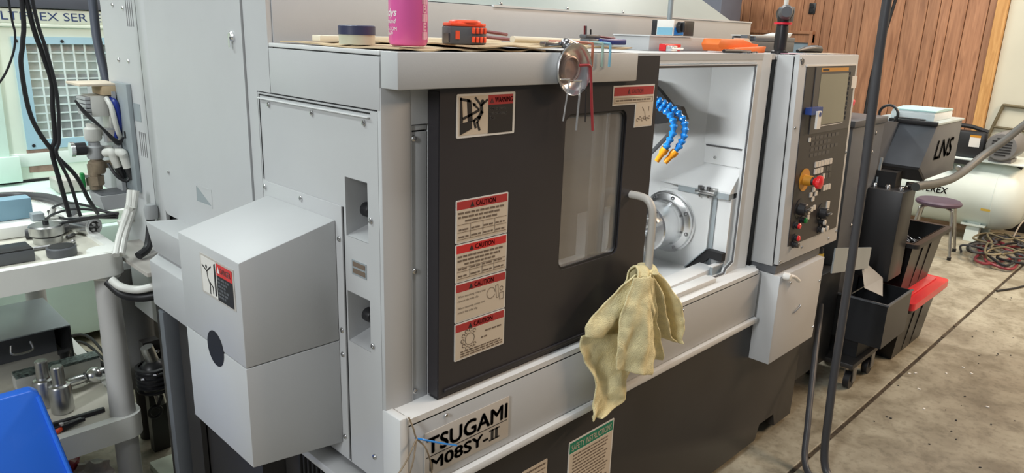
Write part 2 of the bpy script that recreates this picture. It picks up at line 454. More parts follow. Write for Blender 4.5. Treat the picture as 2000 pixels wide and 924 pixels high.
# ================================================================== THE TURNING CENTRE
M = thing('turning_center', 'grey and charcoal CNC turning machine with sliding door and control panel', 'machine', (1.07, 0.6, 0))
def part(name, bm, m, **k): return obj(name, bm, m, M, **k)
_scr = {}
def screw(pos, d, r=0.006, parent=None):
    parent = parent or M
    key = (d, r)
    if key not in _scr:
        bm = LA((0, 0, 0), Vector(d), [(r, 0), (r, 0.0015), (r * 0.8, 0.0032), (r * 0.45, 0.0036), (r * 0.42, 0.0018), (0, 0.0018)], n=12)
        bmesh.ops.recalc_face_normals(bm, faces=bm.faces[:])
        me = bpy.data.meshes.new('screw'); bm.to_mesh(me); bm.free(); me.materials.append(MATS['screw_steel'])
        for p in me.polygons: p.use_smooth = True
        me.set_sharp_from_angle(angle=math.radians(35))
        _scr[key] = me
    o = bpy.data.objects.new('screw', _scr[key]); COL.objects.link(o)
    o.parent = parent; o.location = Vector(pos) - wloc(parent)
    return o

# --- base
part('base', PR([(0.014, 0.03), (1.80, 0.03), (1.82, 0.10), (1.95, 0.10), (1.97, 0.03), (2.13, 0.03), (2.13, 0.62), (0.014, 0.62)], 'y', -0.036, 0.50, bev=0.004), 'base_black')
part('base_rear', B(0.03, 2.10, 0.505, 1.36, 0.03, 1.0), 'base_black')
for x, y in ((0.12, 0.05), (1.7, 0.05), (2.06, 0.05), (2.0, 1.2), (0.12, 1.2)):
    part('levelling_foot', LA((x, y, 0), (0, 0, 1), [(0.0, 0), (0.04, 0), (0.04, 0.012), (0.016, 0.018), (0.016, 0.04), (0, 0.04)], n=16), 'steel_dark')
# louvres on the left side of the base
for i in range(7):
    part('louvre', B(0.006, 0.016, 0.27 + i * 0.022, 0.277 + i * 0.022, 0.46, 0.59, bev=0.002), 'core_black')
# drip lips
part('drip_lip', B(-0.010, 1.615, -0.064, -0.030, 0.612, 0.632, bev=0.003), 'paint_white', label='pale grey drip lip along the bottom of the apron')
part('side_drip_lip', B(-0.045, 0.013, -0.03, 0.50, 0.600, 0.622, bev=0.003), 'paint')

# --- apron under the door
part('apron', join_bm(B(0.0, 1.615, -0.050, -0.006, 0.634, 0.806, bev=0.003), ), 'paint')
part('apron_top', join_bm(PR([(-0.050, 0.800), (-0.050, 0.817), (-0.036, 0.823), (0.10, 0.823), (0.10, 0.800)], 'x', 0.022, 1.600),), 'paint_white')
part('apron_end', B(-0.002, 0.020, -0.052, 0.012, 0.634, 0.826, bev=0.004), 'paint_white')
for x, z in ((0.126, 0.790), (0.620, 0.793), (1.1, 0.79)): screw((x, -0.0505, z), (0, -1, 0), 0.005)
part('apron_core', B(0.02, 1.62, -0.004, 0.10, 0.622, 0.798), 'core_black')

# --- name plate and lettering
npl = part('name_plate', B(0.064, 0.325, -0.0525, -0.0502, 0.656, 0.767, bev=0.0008), 'plate_metal')
ux, uz = (1, 0, 0), (0, 0, 1)
def front_text(s, x, z, w_, h_, y, m, parent, **k): return obj('lettering', textbm(s, (x, y, z), ux, uz, w_, h_, thick=0.0005, **k), m, parent, smooth=0)
front_text('TSUGAMI', 0.070, 0.712, 0.248, 0.039, -0.0525, 'ink', npl, bold=0.03)
obj('rule', B(0.068, 0.319, -0.0532, -0.0526, 0.7045, 0.7062), 'ink', npl, smooth=0)
front_text('M08SY-', 0.079, 0.6685, 0.176, 0.029, -0.0525, 'ink', npl, bold=0.032)
ii = bmesh.new()
for x in (0.266, 0.280): box(ii, x, x + 0.008, -0.0532, -0.0526, 0.6685, 0.6975)
for z in (0.6685, 0.6940): box(ii, 0.260, 0.294, -0.0532, -0.0526, z, z + 0.0035)
obj('numeral', ii, 'ink', npl, smooth=0)

# --- left side skin (X = 0 plane) with two pockets
skin_out = [(0.0121, 0.634), (0.50, 0.634), (0.50, 1.462), (0.0121, 1.462)]
h1 = [(0.051, 1.189), (0.133, 1.189), (0.133, 1.317), (0.051, 1.317)]
h2 = [(0.051, 0.945), (0.136, 0.945), (0.136, 1.064), (0.051, 1.064)]
part('side_skin', PL(skin_out, [h1, h2], 'x', 0.0, 0.012), 'paint', smooth=0)
part('side_top_panel', B(-0.001, 0.012, 0.002, 0.432, 1.465, 1.566, bev=0.0015), 'paint')
part('side_top_cap', B(0.0, 0.012, 0.002, 0.432, 1.5685, 1.577, bev=0.0015), 'paint_white')
part('side_core', B(0.0125, 0.05, 0.142, 0.55, 0.60, 1.56), 'core_black')
part('side_ledge', B(-0.007, 0.0, 0.036, 0.490, 1.4475, 1.4505, bev=0.001), 'paint_white')
part('side_groove', B(-0.0012, 0.0004, 0.036, 0.490, 1.4555, 1.4585), 'core_black')
part('side_seam', B(-0.0012, 0.0004, 0.4905, 0.4935, 1.254, 1.458), 'core_black')
part('flange_plate', PR([(0.145, 0.640), (0.492, 0.640), (0.492, 1.251), (0.145, 1.251)], 'x', -0.004, 0.0, bev=0.001), 'paint')
part('flange_seam', B(-0.0012, 0.0004, 0.1410, 0.1432, 0.636, 1.250), 'core_black')
for y, z in ((0.446, 1.437), (0.254, 1.436), (0.057, 1.436), (0.040, 1.240), (0.042, 0.963), (0.045, 0.693)): screw((-0.0006, y, z), (-1, 0, 0), 0.0065)
for y, z in ((0.155, 1.177), (0.311, 1.238), (0.482, 1.236), (0.156, 0.905), (0.156, 0.964), (0.158, 0.695)): screw((-0.0042, y, z), (-1, 0, 0), 0.0065)
for k, (y0, y1, z0, z1) in enumerate(((0.051, 0.133, 1.189, 1.317), (0.051, 0.136, 0.945, 1.064))):
    pk = bmesh.new(); d = 0.095; dm = 0.058; y0 += 0.0008; y1 -= 0.0008; z0 += 0.0008; z1 -= 0.0008
    plq = [((0.0, y0, z0), (0.0, y1, z0), (dm, y1, z0 + 0.016), (dm, y0, z0 + 0.016)),
           ((0.0, y1, z0), (0.0, y1, z1), (dm, y1, z1), (dm, y1, z0 + 0.016)),
           ((0.0, y0, z1), (dm, y0, z1), (dm, y1, z1), (0.0, y1, z1))]
    for q in plq: pk.faces.new([pk.verts.new(p) for p in q])
    po = part('pocket', pk, 'paint', smooth=0)
    obj('pocket_back', join_bm(B(dm, d, y1 - 0.001, y1 + 0.004, z0, z1), B(d, d + 0.004, y0, y1, z0, z1), B(dm, d, y0, y1, z0 + 0.012, z0 + 0.016)), 'core_black', po)
    zc = z0 + 0.050; xk = 0.050
    obj('rotary_switch', LA((xk, y1, zc), (0, -1, 0), [(0.016, 0), (0.016, 0.016), (0.013, 0.022), (0.009, 0.024), (0.008, 0.018), (0, 0.018)], n=20), 'plastic_black', po)
    obj('switch_ring', LA((xk, y1 - 0.0245, zc), (0, -1, 0), [(0.0095, 0), (0.0095, 0.0015), (0.0062, 0.0015), (0.0062, 0)], n=20), 'ink_white', po)
npt = part('rating_plate', B(-0.0012, 0.0, 0.060, 0.114, 1.108, 1.141), 'plate_grey')
for i in range(2): obj('lettering', B(-0.0018, -0.0012, 0.064, 0.110, 1.112 + i * 0.015, 1.1225 + i * 0.015), 'ink_faded', npt)

# --- head beam and top deck
part('head_beam', B(-0.001, 0.747, -0.056, -0.002, 1.508, 1.577, bev=0.003), 'paint')
part('top_deck', B(0.014, 1.62, -0.001, 0.436, 1.555, 1.574), 'paint')
part('top_deck_right', B(1.635, 2.14, 0.0, 0.436, 1.555, 1.572), 'paint')
part('body_right', B(1.56, 2.13, 0.01, 0.50, 0.62, 1.55), 'core_black')

# --- front column left of the door
part('front_column', B(0.0, 0.071, 0.0, 0.012, 0.634, 1.5085, bev=0.0015), 'paint')
part('front_column_return', PL([(0.071, 0.634), (0.135, 0.634), (0.135, 1.508), (0.071, 1.508)], [[(0.0735, 0.81), (0.116, 0.81), (0.116, 1.434), (0.0735, 1.434)]], 'y', 0.0005, 0.012), 'paint')
part('access_strip', B(0.0755, 0.114, 0.003, 0.008, 0.812, 1.419, bev=0.001), 'paint')
part('access_strip_top', B(0.0755, 0.114, 0.003, 0.008, 1.422, 1.432, bev=0.001), 'paint')
part('column_core', B(0.0125, 0.13, 0.0125, 0.045, 0.62, 1.55), 'core_black')
for z in (1.406, 1.125, 0.844): screw((0.080, 0.0028, z), (0, -1, 0), 0.0065)

# --- sliding door with window
DY = -0.036
door_win = rrect(0.500, 0.744, 1.044, 1.434, 0.022)
dr = part('sliding_door', PL([(0.116, 0.828), (0.874, 0.828), (0.874, 1.570), (0.116, 1.570)], [door_win], 'y', DY, -0.004), 'paint_dark', smooth=0, label='charcoal sliding door with a tall window')
obj('door_edge', B(0.1145, 0.1165, DY + 0.002, 0.0, 0.83, 1.50), 'paint_dark', dr)
obj('window_gasket', PL(rrect(0.4985, 0.7455, 1.0425, 1.4355, 0.023), [rrect(0.506, 0.738, 1.050, 1.428, 0.018)], 'y', DY + 0.004, DY + 0.010), 'rubber_black', dr, smooth=0)
obj('pane', PL(rrect(0.500, 0.744, 1.044, 1.434, 0.022), [], 'y', DY + 0.010, DY + 0.014), 'glass_window', dr, smooth=0)
obj('pane_reflection_band', B(0.655, 0.690, -0.003, 0.004, 1.0, 1.48), 'paint', dr)  # pale bar standing in for a reflection on the window glass
obj('bottom_seal', B(0.116, 0.874, DY + 0.004, -0.004, 0.8235, 0.8285), 'rubber_black', dr)
obj('lower_rail', B(0.13, 0.874, DY - 0.006, DY, 0.838, 0.846, bev=0.002), 'paint_dark', dr)
# door handle
hp = [(0.788, DY, 1.203), (0.788, -0.070, 1.203), (0.789, -0.092, 1.197), (0.790, -0.106, 1.178), (0.791, -0.110, 1.150), (0.792, -0.110, 1.06), (0.793, -0.110, 0.98), (0.794, -0.110, 0.93), (0.794, -0.104, 0.905), (0.794, -0.085, 0.893), (0.794, DY, 0.89)]
part('door_handle', TU(hp, 0.0105, n=14, k=4), 'handle_grey', label='bent grey tube handle on the sliding door')

# --- opening frame around the chamber
FX0, FX1 = 0.876, 1.612
fr_out = [(FX0 - 0.2, 0.805), (1.5605, 0.805), (1.5605, 1.573), (FX0 - 0.2, 1.573)]
fr_in = [(FX0 - 0.17, 0.818), (1.440, 0.818), (1.448, 0.834), (1.494, 0.852), (1.494, 1.546), (FX0 - 0.17, 1.546)]
part('opening_frame', PL(fr_out, [fr_in], 'y', 0.0, 0.016), 'paint_white', smooth=0)
def inset(pts, d):
    cx = sum(p[0] for p in pts) / len(pts); cz = sum(p[1] for p in pts) / len(pts)
    return [(p[0] - math.copysign(d, p[0] - cx), p[1] - math.copysign(d, p[1] - cz)) for p in pts]
part('frame_jamb', PR([(1.506, 0.012), (1.563, -0.014), (1.5665, -0.0135), (1.6115, 0.006), (1.6115, 0.03), (1.506, 0.03)], 'z', 0.806, 1.573), 'paint_white')
part('frame_gasket', PL(inset(fr_in, -0.012), [inset(fr_in, -0.004)], 'y', -0.003, 0.001), 'plastic_grey', smooth=0)
part('frame_bead', PL(inset(fr_in, -0.003), [inset(fr_in, 0.006)], 'y', -0.006, 0.012), 'paint_white', smooth=0)
part('panel_gap', B(1.6125, 1.640, 0.004, 0.05, 0.62, 1.565), 'core_black')

# --- machining chamber
part('chamber_wall', B(1.500, 1.512, 0.012, 0.165, 1.252, 1.550), 'paint_white')
part('chamber_lip', B(1.494, 1.500, 0.014, 0.155, 1.252, 1.257), 'steel_dark')
cp = part('chamber_plate', B(1.502, 1.512, 0.012, 0.160, 1.190, 1.252), 'paint_white')
screw((1.5015, 0.118, 1.213), (-1, 0, 0), 0.006)
bw = bmesh.new()
prof = [(1.512, 0.150), (1.500, 0.165), (1.485, 0.195), (1.452, 0.25), (1.430, 0.33), (1.38, 0.43), (1.20, 0.52), (0.90, 0.55), (0.10, 0.55)]
top = [bw.verts.new((x, y, 1.552)) for x, y in prof]; bot = [bw.verts.new((x, y, 0.80)) for x, y in prof]
for i in range(len(prof) - 1): bw.faces.new((top[i], top[i + 1], bot[i + 1], bot[i]))
part('chamber_back', bw, 'paint_white', smooth=50)
part('chamber_left', B(0.10, 0.12, 0.02, 0.55, 0.80, 1.552), 'paint_white')
part('chamber_ceiling', B(0.10, 1.512, 0.016, 0.56, 1.548, 1.554), 'paint_white')
# spindle housing
part('housing_slope', PR([(1.512, 1.193), (1.440, 1.112), (1.440, 1.106), (1.512, 1.106)], 'y', 0.012, 0.60), 'paint_white')
part('housing_ledge', B(1.436, 1.470, 0.014, 0.215, 1.086, 1.106), 'plate_grey')
part('housing_face', B(1.440, 1.512, 0.080, 0.56, 0.80, 1.086), 'paint_white')
part('housing_side_panel', B(1.456, 1.512, 0.012, 0.066, 0.80, 1.086), 'paint_white')
part('housing_groove', B(1.450, 1.512, 0.064, 0.082, 0.80, 1.086), 'plate_grey')
# sensor clamps on the ledge
cl = part('ledge_clamp', join_bm(B(1.415, 1.446, 0.060, 0.135, 1.096, 1.106, bev=0.001), B(1.418, 1.444, 0.060, 0.078, 1.106, 1.118, bev=0.001)), 'steel')
for y in (0.088, 0.122):
    obj('bolt', join_bm(CY((1.428, y, 1.106), (1.428, y, 1.122), 0.008, n=14), CY((1.428, y, 1.082), (1.428, y, 1.106), 0.003, n=8)), 'steel_dark', cl)
# chuck
cx, cy, cz = 1.440, 0.245, 0.965
ch = part('spindle_flange', LA((cx, cy, cz), (-1, 0, 0), [(0.114, 0), (0.114, 0.008), (0.108, 0.010), (0.106, 0.022), (0.098, 0.026), (0.086, 0.030), (0.084, 0.060)], n=48), 'chrome')
for i in range(8):
    t = 2 * PI * (i + 0.35) / 8
    obj('bolt', LA((cx - 0.023, cy + 0.098 * math.cos(t), cz + 0.098 * math.sin(t)), (-1, 0, 0), [(0.007, 0), (0.007, 0.006), (0.004, 0.006), (0.004, 0.002), (0, 0.002)], n=12), 'steel_dark', ch)
ck = part('chuck', LA((cx - 0.058, cy, cz), (-1, 0, 0), [(0.084, 0), (0.0845, 0.03), (0.0845, 0.088), (0.080, 0.094), (0.030, 0.094), (0.028, 0.070), (0, 0.070)], n=48), 'chrome', label='polished three-jaw chuck')
for i in range(3):
    jb = join_bm(B(cx - 0.182, cx - 0.150, cy - 0.017, cy + 0.017, cz + 0.026, cz + 0.080, bev=0.002), B(cx - 0.198, cx - 0.180, cy - 0.015, cy + 0.015, cz + 0.024, cz + 0.058, bev=0.002))
    rot(jb, (cx, cy, cz), 'X', 50 + i * 120)
    jo = obj('jaw', jb, 'steel', ck)
    for k, rr in enumerate((0.038, 0.066)):
        sb = LA((cx - (0.198 if k == 0 else 0.182), cy, cz + rr), (-1, 0, 0), [(0.008, 0), (0.008, 0.003), (0.0055, 0.003), (0.0055, 0.0005), (0, 0.0005)], n=12)
        rot(sb, (cx, cy, cz), 'X', 50 + i * 120)
        obj('jaw_bolt', sb, 'steel_dark' , ck)
# chip trough and front tray
part('chamber_floor', B(0.12, 1.512, 0.014, 0.55, 0.800, 0.812), 'paint_white')
part('trough_dark_slab', PR([(0.150, 0.813), (0.072, 0.898), (0.012, 0.895), (0.012, 0.866), (0.062, 0.868), (0.112, 0.813)], 'x', 1.430, 1.4575), 'core_black', smooth=0)  # solid black slab, paints the dark of the trough recess
part('trough_lip', PR([(0.150, 0.818), (0.072, 0.902), (0.072, 0.898), (0.150, 0.813)], 'x', 1.424, 1.4395), 'plate_grey', smooth=0)
part('tray_plate', PR([(1.02, 0.8125), (1.43, 0.8125), (1.43, 0.845), (1.06, 0.833)], 'y', 0.030, 0.095, bev=0.002), 'paint_white')
part('tray_end', B(1.388, 1.490, 0.018, 0.0295, 0.8125, 0.853), 'plate_grey')
part('tray_end_cap', B(1.384, 1.496, 0.016, 0.036, 0.8532, 0.857), 'paint_white')
part('tray_block', PR([(0.93, 0.8235), (1.335, 0.8235), (1.335, 0.840), (0.985, 0.840), (0.93, 0.832)], 'y', -0.028, 0.0135, bev=0.002), 'paint_white')
# dark turret guard and arm behind the nozzles
part('turret_guard', PR([(0.52, 1.50), (0.279, 1.47), (0.239, 1.443), (0.191, 1.401), (0.150, 1.396), (0.127, 1.357), (0.234, 1.331), (0.52, 1.30)], 'x', 1.298, 1.32), 'core_black', smooth=0)
part('turret_arm', TU([(1.305, 0.167, 1.327), (1.305, 0.236, 1.249), (1.305, 0.30, 1.18)], 0.007, smooth=False), 'plastic_grey')
# coolant hoses: beads + nozzle
for pts in ([(1.02, 0.16, 1.455), (1.06, 0.125, 1.428), (1.10, 0.085, 1.405), (1.105, 0.055, 1.378), (1.105, 0.048, 1.345), (1.10, 0.055, 1.315), (1.095, 0.066, 1.285)],
            [(1.03, 0.15, 1.465), (1.08, 0.105, 1.436), (1.12, 0.065, 1.408), (1.135, 0.035, 1.375), (1.135, 0.026, 1.340), (1.128, 0.032, 1.305), (1.118, 0.044, 1.278)]):
    P = smooth_path(pts, 3)
    hb = bmesh.new(); tube(hb, pts, 0.0075, n=10, k=4)
    ho = part('coolant_hose', hb, 'coolant_blue')
    # resample by length into beads
    acc = 0; last = P[0]; beads = []
    for p, q in zip(P, P[1:]):
        n_ = max(1, int((q - p).length / 0.004))
        for s_ in range(n_):
            x = p.lerp(q, s_ / n_)
            if (x - last).length >= 0.0165 or not beads:
                beads.append((x, (q - p).normalized())); last = x
    for x, d in beads:
        obj('segment', LA(x - d * 0.008, d, [(0.0085, 0), (0.0115, 0.003), (0.0125, 0.007), (0.0095, 0.012), (0.0085, 0.0155)], n=12), 'coolant_blue', ho)
    d = (P[-1] - P[-2]).normalized(); d = (d + Vector((-0.1, 0.1, 0))).normalized()
    obj('nozzle', LA(P[-1], d, [(0.0125, -0.004), (0.0130, 0.012), (0.0090, 0.018), (0.0080, 0.044), (0.0055, 0.044), (0.0055, 0.02), (0, 0.02)], n=16), 'coolant_orange', ho)
# work lamp inside, under the chamber ceiling behind the door
wl = part('work_lamp', B(0.70, 0.74, 0.10, 0.40, 1.520, 1.546, bev=0.004), 'work_lamp')
ld = bpy.data.lights.new('work_lamp_light', 'AREA'); ld.shape = 'RECTANGLE'; ld.size = 0.28; ld.size_y = 0.05; ld.energy = 5.0; ld.color = (0.96, 1.0, 1.0)
lo = bpy.data.objects.new('work_lamp_light', ld); COL.objects.link(lo); lo.location = (0.745, 0.25, 1.512)
lo.rotation_euler = (Vector((0.95, 0.15, 0.80)) - Vector((0.745, 0.25, 1.512))).to_track_quat('-Z', 'Y').to_euler()

# --- motor cover on the left side
CX = -0.225
cov = bmesh.new()
prism(cov, [(CX, 0.704), (-0.0045, 0.676), (-0.0045, 0.9345), (CX, 0.9345)], 'y', 0.168, 0.470, bev=0.002)
part('motor_cover_lower', cov, 'paint')
part('motor_cover_upper', PR([(CX, 0.936), (-0.0045, 0.936), (-0.0045, 1.217), (CX, 1.163)], 'y', 0.168, 0.470, bev=0.003), 'paint')
part('motor_cover_hole', LA((CX - 0.0006, 0.3125, 0.932), (1, 0, 0), [(0, 0), (0.041, 0), (0.041, 0.002)], n=36), 'core_black').scale = (1, 1, 1)
lab = part('danger_label', B(CX - 0.0012, CX, 0.192, 0.352, 1.054, 1.143), 'plate_metal')
# ------------------------------------------------------------------ printed labels
def poly_x(pts, x, t=0.0004):   # flat print on a face looking to -X; pts in (y,z)
    return PR(pts, 'x', x - t, x)
def poly_y(pts, y, t=0.0004):   # flat print on a face looking to -Y; pts in (x,z)
    return PR(pts, 'y', y - t, y)
def stroke(pts, w_, fn):
    """thick polyline made of quads, fn turns (u,v) into a bmesh prism"""
    out = []
    for (a, b), (c, d) in zip(pts, pts[1:]):
        L_ = math.hypot(c - a, d - b); nx, ny = -(d - b) / L_ * w_ / 2, (c - a) / L_ * w_ / 2
        ex, ey = (c - a) / L_ * w_ * 0.3, (d - b) / L_ * w_ * 0.3
        out.append(fn([(a + nx - ex, b + ny - ey), (c + nx + ex, d + ny + ey), (c - nx + ex, d - ny + ey), (a - nx - ex, b - ny - ey)]))
    return join_bm(*out)
def disc(cx, cy, r, n=14): return [(cx + r * math.cos(2 * PI * i / n), cy + r * math.sin(2 * PI * i / n)) for i in range(n)]
def dash_lines(x0, x1, z, h, fn, seed, gap=0.35):
    """a line of print too small to read: word-length dashes"""
    rnd = random.Random(seed); out = []; x = x0
    while x < x1 - 0.004:
        L_ = min(rnd.uniform(0.006, 0.018), x1 - x)
        out.append(fn([(x, z), (x + L_, z), (x + L_, z + h), (x, z + h)])); x += L_ + 0.003
    return out

# danger label on the motor cover: picture left, red band and black field right (drawn with u growing to the right = -Y)
xb = CX - 0.0012
def cu(u, v): return (0.352 - u * 0.160, 1.054 + v * 0.089)
def cpoly(pts): return poly_x([cu(*p) for p in pts], xb)
obj('picture_field', cpoly([(0.03, 0.05), (0.50, 0.05), (0.50, 0.95), (0.03, 0.95)]), 'label_white', lab)
xb = CX - 0.0016
obj('black_field', cpoly([(0.50, 0.04), (0.96, 0.04), (0.96, 0.66), (0.50, 0.66)]), 'label_black', lab)
obj('red_band', cpoly([(0.50, 0.66), (0.96, 0.66), (0.96, 0.95), (0.50, 0.95)]), 'label_red_bright', lab)
pic = stroke([cu(.06, .72), cu(.20, .62), cu(.22, .45), cu(.28, .30), cu(.27, .08)], 0.0035, lambda p: poly_x(p, xb))
pic2 = stroke([cu(.33, .78), cu(.20, .62)], 0.0035, lambda p: poly_x(p, xb))
pic3 = stroke([cu(.28, .36), cu(.36, .28), cu(.36, .12)], 0.0035, lambda p: poly_x(p, xb))
pic4 = poly_x([cu(.42, .10), cu(.47, .10), cu(.47, .92), cu(.42, .88)], xb)
pic5 = poly_x([cu(.19 + a, .73 + b) for a, b in [(0.03, 0), (0, .06), (-.03, 0), (0, -.06)]], xb)
obj('pictogram', join_bm(pic, pic2, pic3, pic4, pic5), 'ink', lab)
xb = CX - 0.0020
obj('lettering', textbm('DANGER', (xb, cu(.62, 0)[0], cu(0, .74)[1]), (0, -1, 0), (0, 0, 1), 0.048, 0.013, bold=0.01), 'ink_white', lab, smooth=0)
obj('hazard_triangle', cpoly([(.53, .73), (.60, .73), (.565, .88)]), 'ink_white', lab)
ls = []
for i in range(6):
    ls += dash_lines(0, 0.052 - (i % 3) * 0.008, 0, 0.0045, lambda p, i=i: poly_x([(0.352 - 0.085 - a, 1.054 + 0.050 - i * 0.0078 + b) for a, b in p], xb), 40 + i)
obj('small_print', join_bm(*ls), 'plastic_grey', lab)

def sticker(x0, x1, z0, z1, y, name='warning_label', base='label_white', label=None):
    return part(name, PR(rrect(x0, x1, z0, z1, 0.003, 3), 'y', y - 0.0012, y), base, label=label, smooth=0)
# big warning sign on the door
y = DY; s1 = sticker(0.159, 0.327, 1.404, 1.494, y, label='warning label with a falling figure and open door')
yb = y - 0.0012
def su(u, v): return (0.159 + u * 0.168, 1.404 + v * 0.090)
def sp(pts, dy=0.0): return poly_y([su(*p) for p in pts], yb - dy)
obj('picture_field', sp([(.03, .06), (.52, .06), (.52, .95), (.03, .95)]), 'label_cream', s1)
obj('black_field', sp([(.52, .05), (.96, .05), (.96, .72), (.52, .72)]), 'label_black', s1)
obj('red_band', sp([(.52, .72), (.96, .72), (.96, .95), (.52, .95)]), 'label_red', s1)
f_ = lambda p: poly_y(p, yb - 0.0005)
S_ = lambda pts, w_: stroke([su(*p) for p in pts], w_, f_)
door_pic = [f_([su(*p) for p in [(.05, .92), (.08, .92), (.10, .36), (.05, .34)]]), f_([su(*p) for p in [(.05, .92), (.21, .87), (.22, .80), (.05, .86)]]),
            f_([su(*p) for p in [(.16, .88), (.23, .85), (.26, .36), (.18, .36)]]), f_([su(*p) for p in [(.05, .34), (.25, .38), (.25, .20), (.05, .07)]])]
fig = [S_([(.30, .90), (.40, .72), (.50, .84)], .0048), S_([(.40, .72), (.41, .56), (.36, .44)], .0085), S_([(.36, .46), (.28, .38), (.31, .22)], .0055),
       S_([(.385, .46), (.335, .33), (.375, .16)], .0055), S_([(.10, .44), (.36, .61)], .0055), S_([(.36, .63), (.27, .76)], .004), f_([su(*p) for p in [(.25, .80), (.315, .76), (.27, .70)]]),
       f_([su(.42 + .030 * math.cos(t * PI / 7), .80 + .055 * math.sin(t * PI / 7)) for t in range(14)])]
obj('pictogram', join_bm(*(door_pic + fig)), 'label_black', s1)
obj('hazard_triangle', f_([su(*p) for p in [(.55, .76), (.62, .76), (.585, .88)]]), 'ink_red', s1)
def ftext(s, x, z, w_, h_, y, m, parent, **k): return obj('lettering', textbm(s, (x, y, z), ux, uz, w_, h_, thick=0.0003, **k), m, parent, smooth=0)
ftext('WARNING', 0.266, 1.4735, 0.052, 0.011, yb - 0.0005, 'ink_red', s1, bold=0.01)
ftext('Do not operate', 0.251, 1.4565, 0.047, 0.0075, yb - 0.0005, 'ink_white', s1, bold=0.01)
ftext('without shutting', 0.251, 1.4465, 0.050, 0.0075, yb - 0.0005, 'ink_white', s1, bold=0.01)
ftext('door.', 0.251, 1.4385, 0.016, 0.006, yb - 0.0005, 'ink_white', s1, bold=0.01)

# stack of four caution labels
zz = [1.274, 1.177, 1.088, 0.994, 0.902]
for i in range(4):
    z1, z0 = zz[i] - 0.001, zz[i + 1] + 0.001
    s = sticker(0.160, 0.315, z0, z1, y, 'caution_label', label=['cream label with red band and pressure table, topmost of four', 'cream label with bright red band and pressure table', 'cream label with red band reading caution', 'cream label with red band and turret drawing, lowest of four'][i])
    H = z1 - z0
    obj('cream_field', poly_y([(0.163, z0 + 0.003), (0.312, z0 + 0.003), (0.312, z1 - 0.022), (0.163, z1 - 0.022)], yb), 'label_cream', s)
    obj('red_band', poly_y([(0.163, z1 - 0.021), (0.312, z1 - 0.021), (0.312, z1 - 0.003), (0.163, z1 - 0.003)], yb), 'label_red_bright' if i == 1 else 'label_red', s)
    obj('hazard_triangle', poly_y([(0.200, z1 - 0.018), (0.212, z1 - 0.018), (0.206, z1 - 0.007)], yb - 0.0005), 'ink', s)
    ftext('CAUTION', 0.217, z1 - 0.0175, 0.058, 0.011, yb - 0.0005, 'ink_red', s, bold=0.01)
    ls = []; fn = lambda p: poly_y(p, yb - 0.0005)
    if i < 2:
        for k in range(3): ls += dash_lines(0.166 + (0.02 if k == 2 else 0), 0.305 - k * 0.012, z1 - 0.031 - k * 0.009, 0.0042, fn, i * 10 + k)
        tz0, tz1 = z0 + 0.008, z1 - 0.054
        tl = [fn([(0.165, z), (0.310, z), (0.310, z + 0.0007), (0.165, z + 0.0007)]) for z in (tz0, tz0 + 0.016, tz1)]
        tl += [fn([(x, tz0), (x + 0.0007, tz0), (x + 0.0007, tz1), (x, tz1)]) for x in (0.201, 0.238, 0.274)]
        obj('table_rules', join_bm(*tl), 'ink_faded', s)
        for k in range(4):
            for q in range(2): ls += dash_lines(0.168 + k * 0.0362, 0.196 + k * 0.0362, tz0 + 0.004 + q * 0.016, 0.0036, fn, i * 50 + k * 2 + q)
    elif i == 2:
        ftext('When mounting rotary tool', 0.168, z1 - 0.036, 0.082, 0.0065, yb - 0.0005, 'ink_faded', s)
        ftext('remove the tube clip.', 0.168, z1 - 0.046, 0.062, 0.0065, yb - 0.0005, 'ink_faded', s)
        ftext('When removing rotary tool', 0.168, z1 - 0.063, 0.080, 0.0065, yb - 0.0005, 'ink_faded', s)
        ftext('attach the tube clip.', 0.168, z1 - 0.073, 0.060, 0.0065, yb - 0.0005, 'ink_faded', s)
        dw = join_bm(*[stroke(disc(0.268, z1 - 0.044, 0.013) , .0010, fn), stroke([(0.282, z1 - 0.030), (0.286, z1 - 0.060), (0.292, z1 - 0.060), (0.290, z1 - 0.028), (0.282, z1 - 0.030)], .001, fn), stroke(disc(0.301, z1 - 0.040, 0.005), .0010, fn), stroke([(0.296, z1 - 0.050), (0.308, z1 - 0.050), (0.308, z1 - 0.066), (0.296, z1 - 0.066), (0.296, z1 - 0.050)], .001, fn)])
        obj('drawing', dw, 'ink_faded', s)
    else:
        for k in range(3): ls += dash_lines(0.178, 0.308, z0 + 0.006 + k * 0.0055, 0.003, fn, 80 + k)
        ls += dash_lines(0.252, 0.306, z1 - 0.040, 0.0035, fn, 90); ls += dash_lines(0.240, 0.262, z1 - 0.054, 0.0035, fn, 91)
        gear = [stroke(disc(0.205, z0 + 0.045, 0.014, 18) + [(0.219, z0 + 0.045)], .0012, fn)]
        for k in range(9):
            t = 0.9 + k * 2 * PI / 11
            gear.append(stroke(disc(0.205 + 0.022 * math.cos(t), z0 + 0.045 + 0.022 * math.sin(t), 0.0045, 6) , .0014, fn))
        obj('drawing', join_bm(*gear), 'ink_faded', s)
    obj('small_print', join_bm(*ls), 'ink_faded', s)

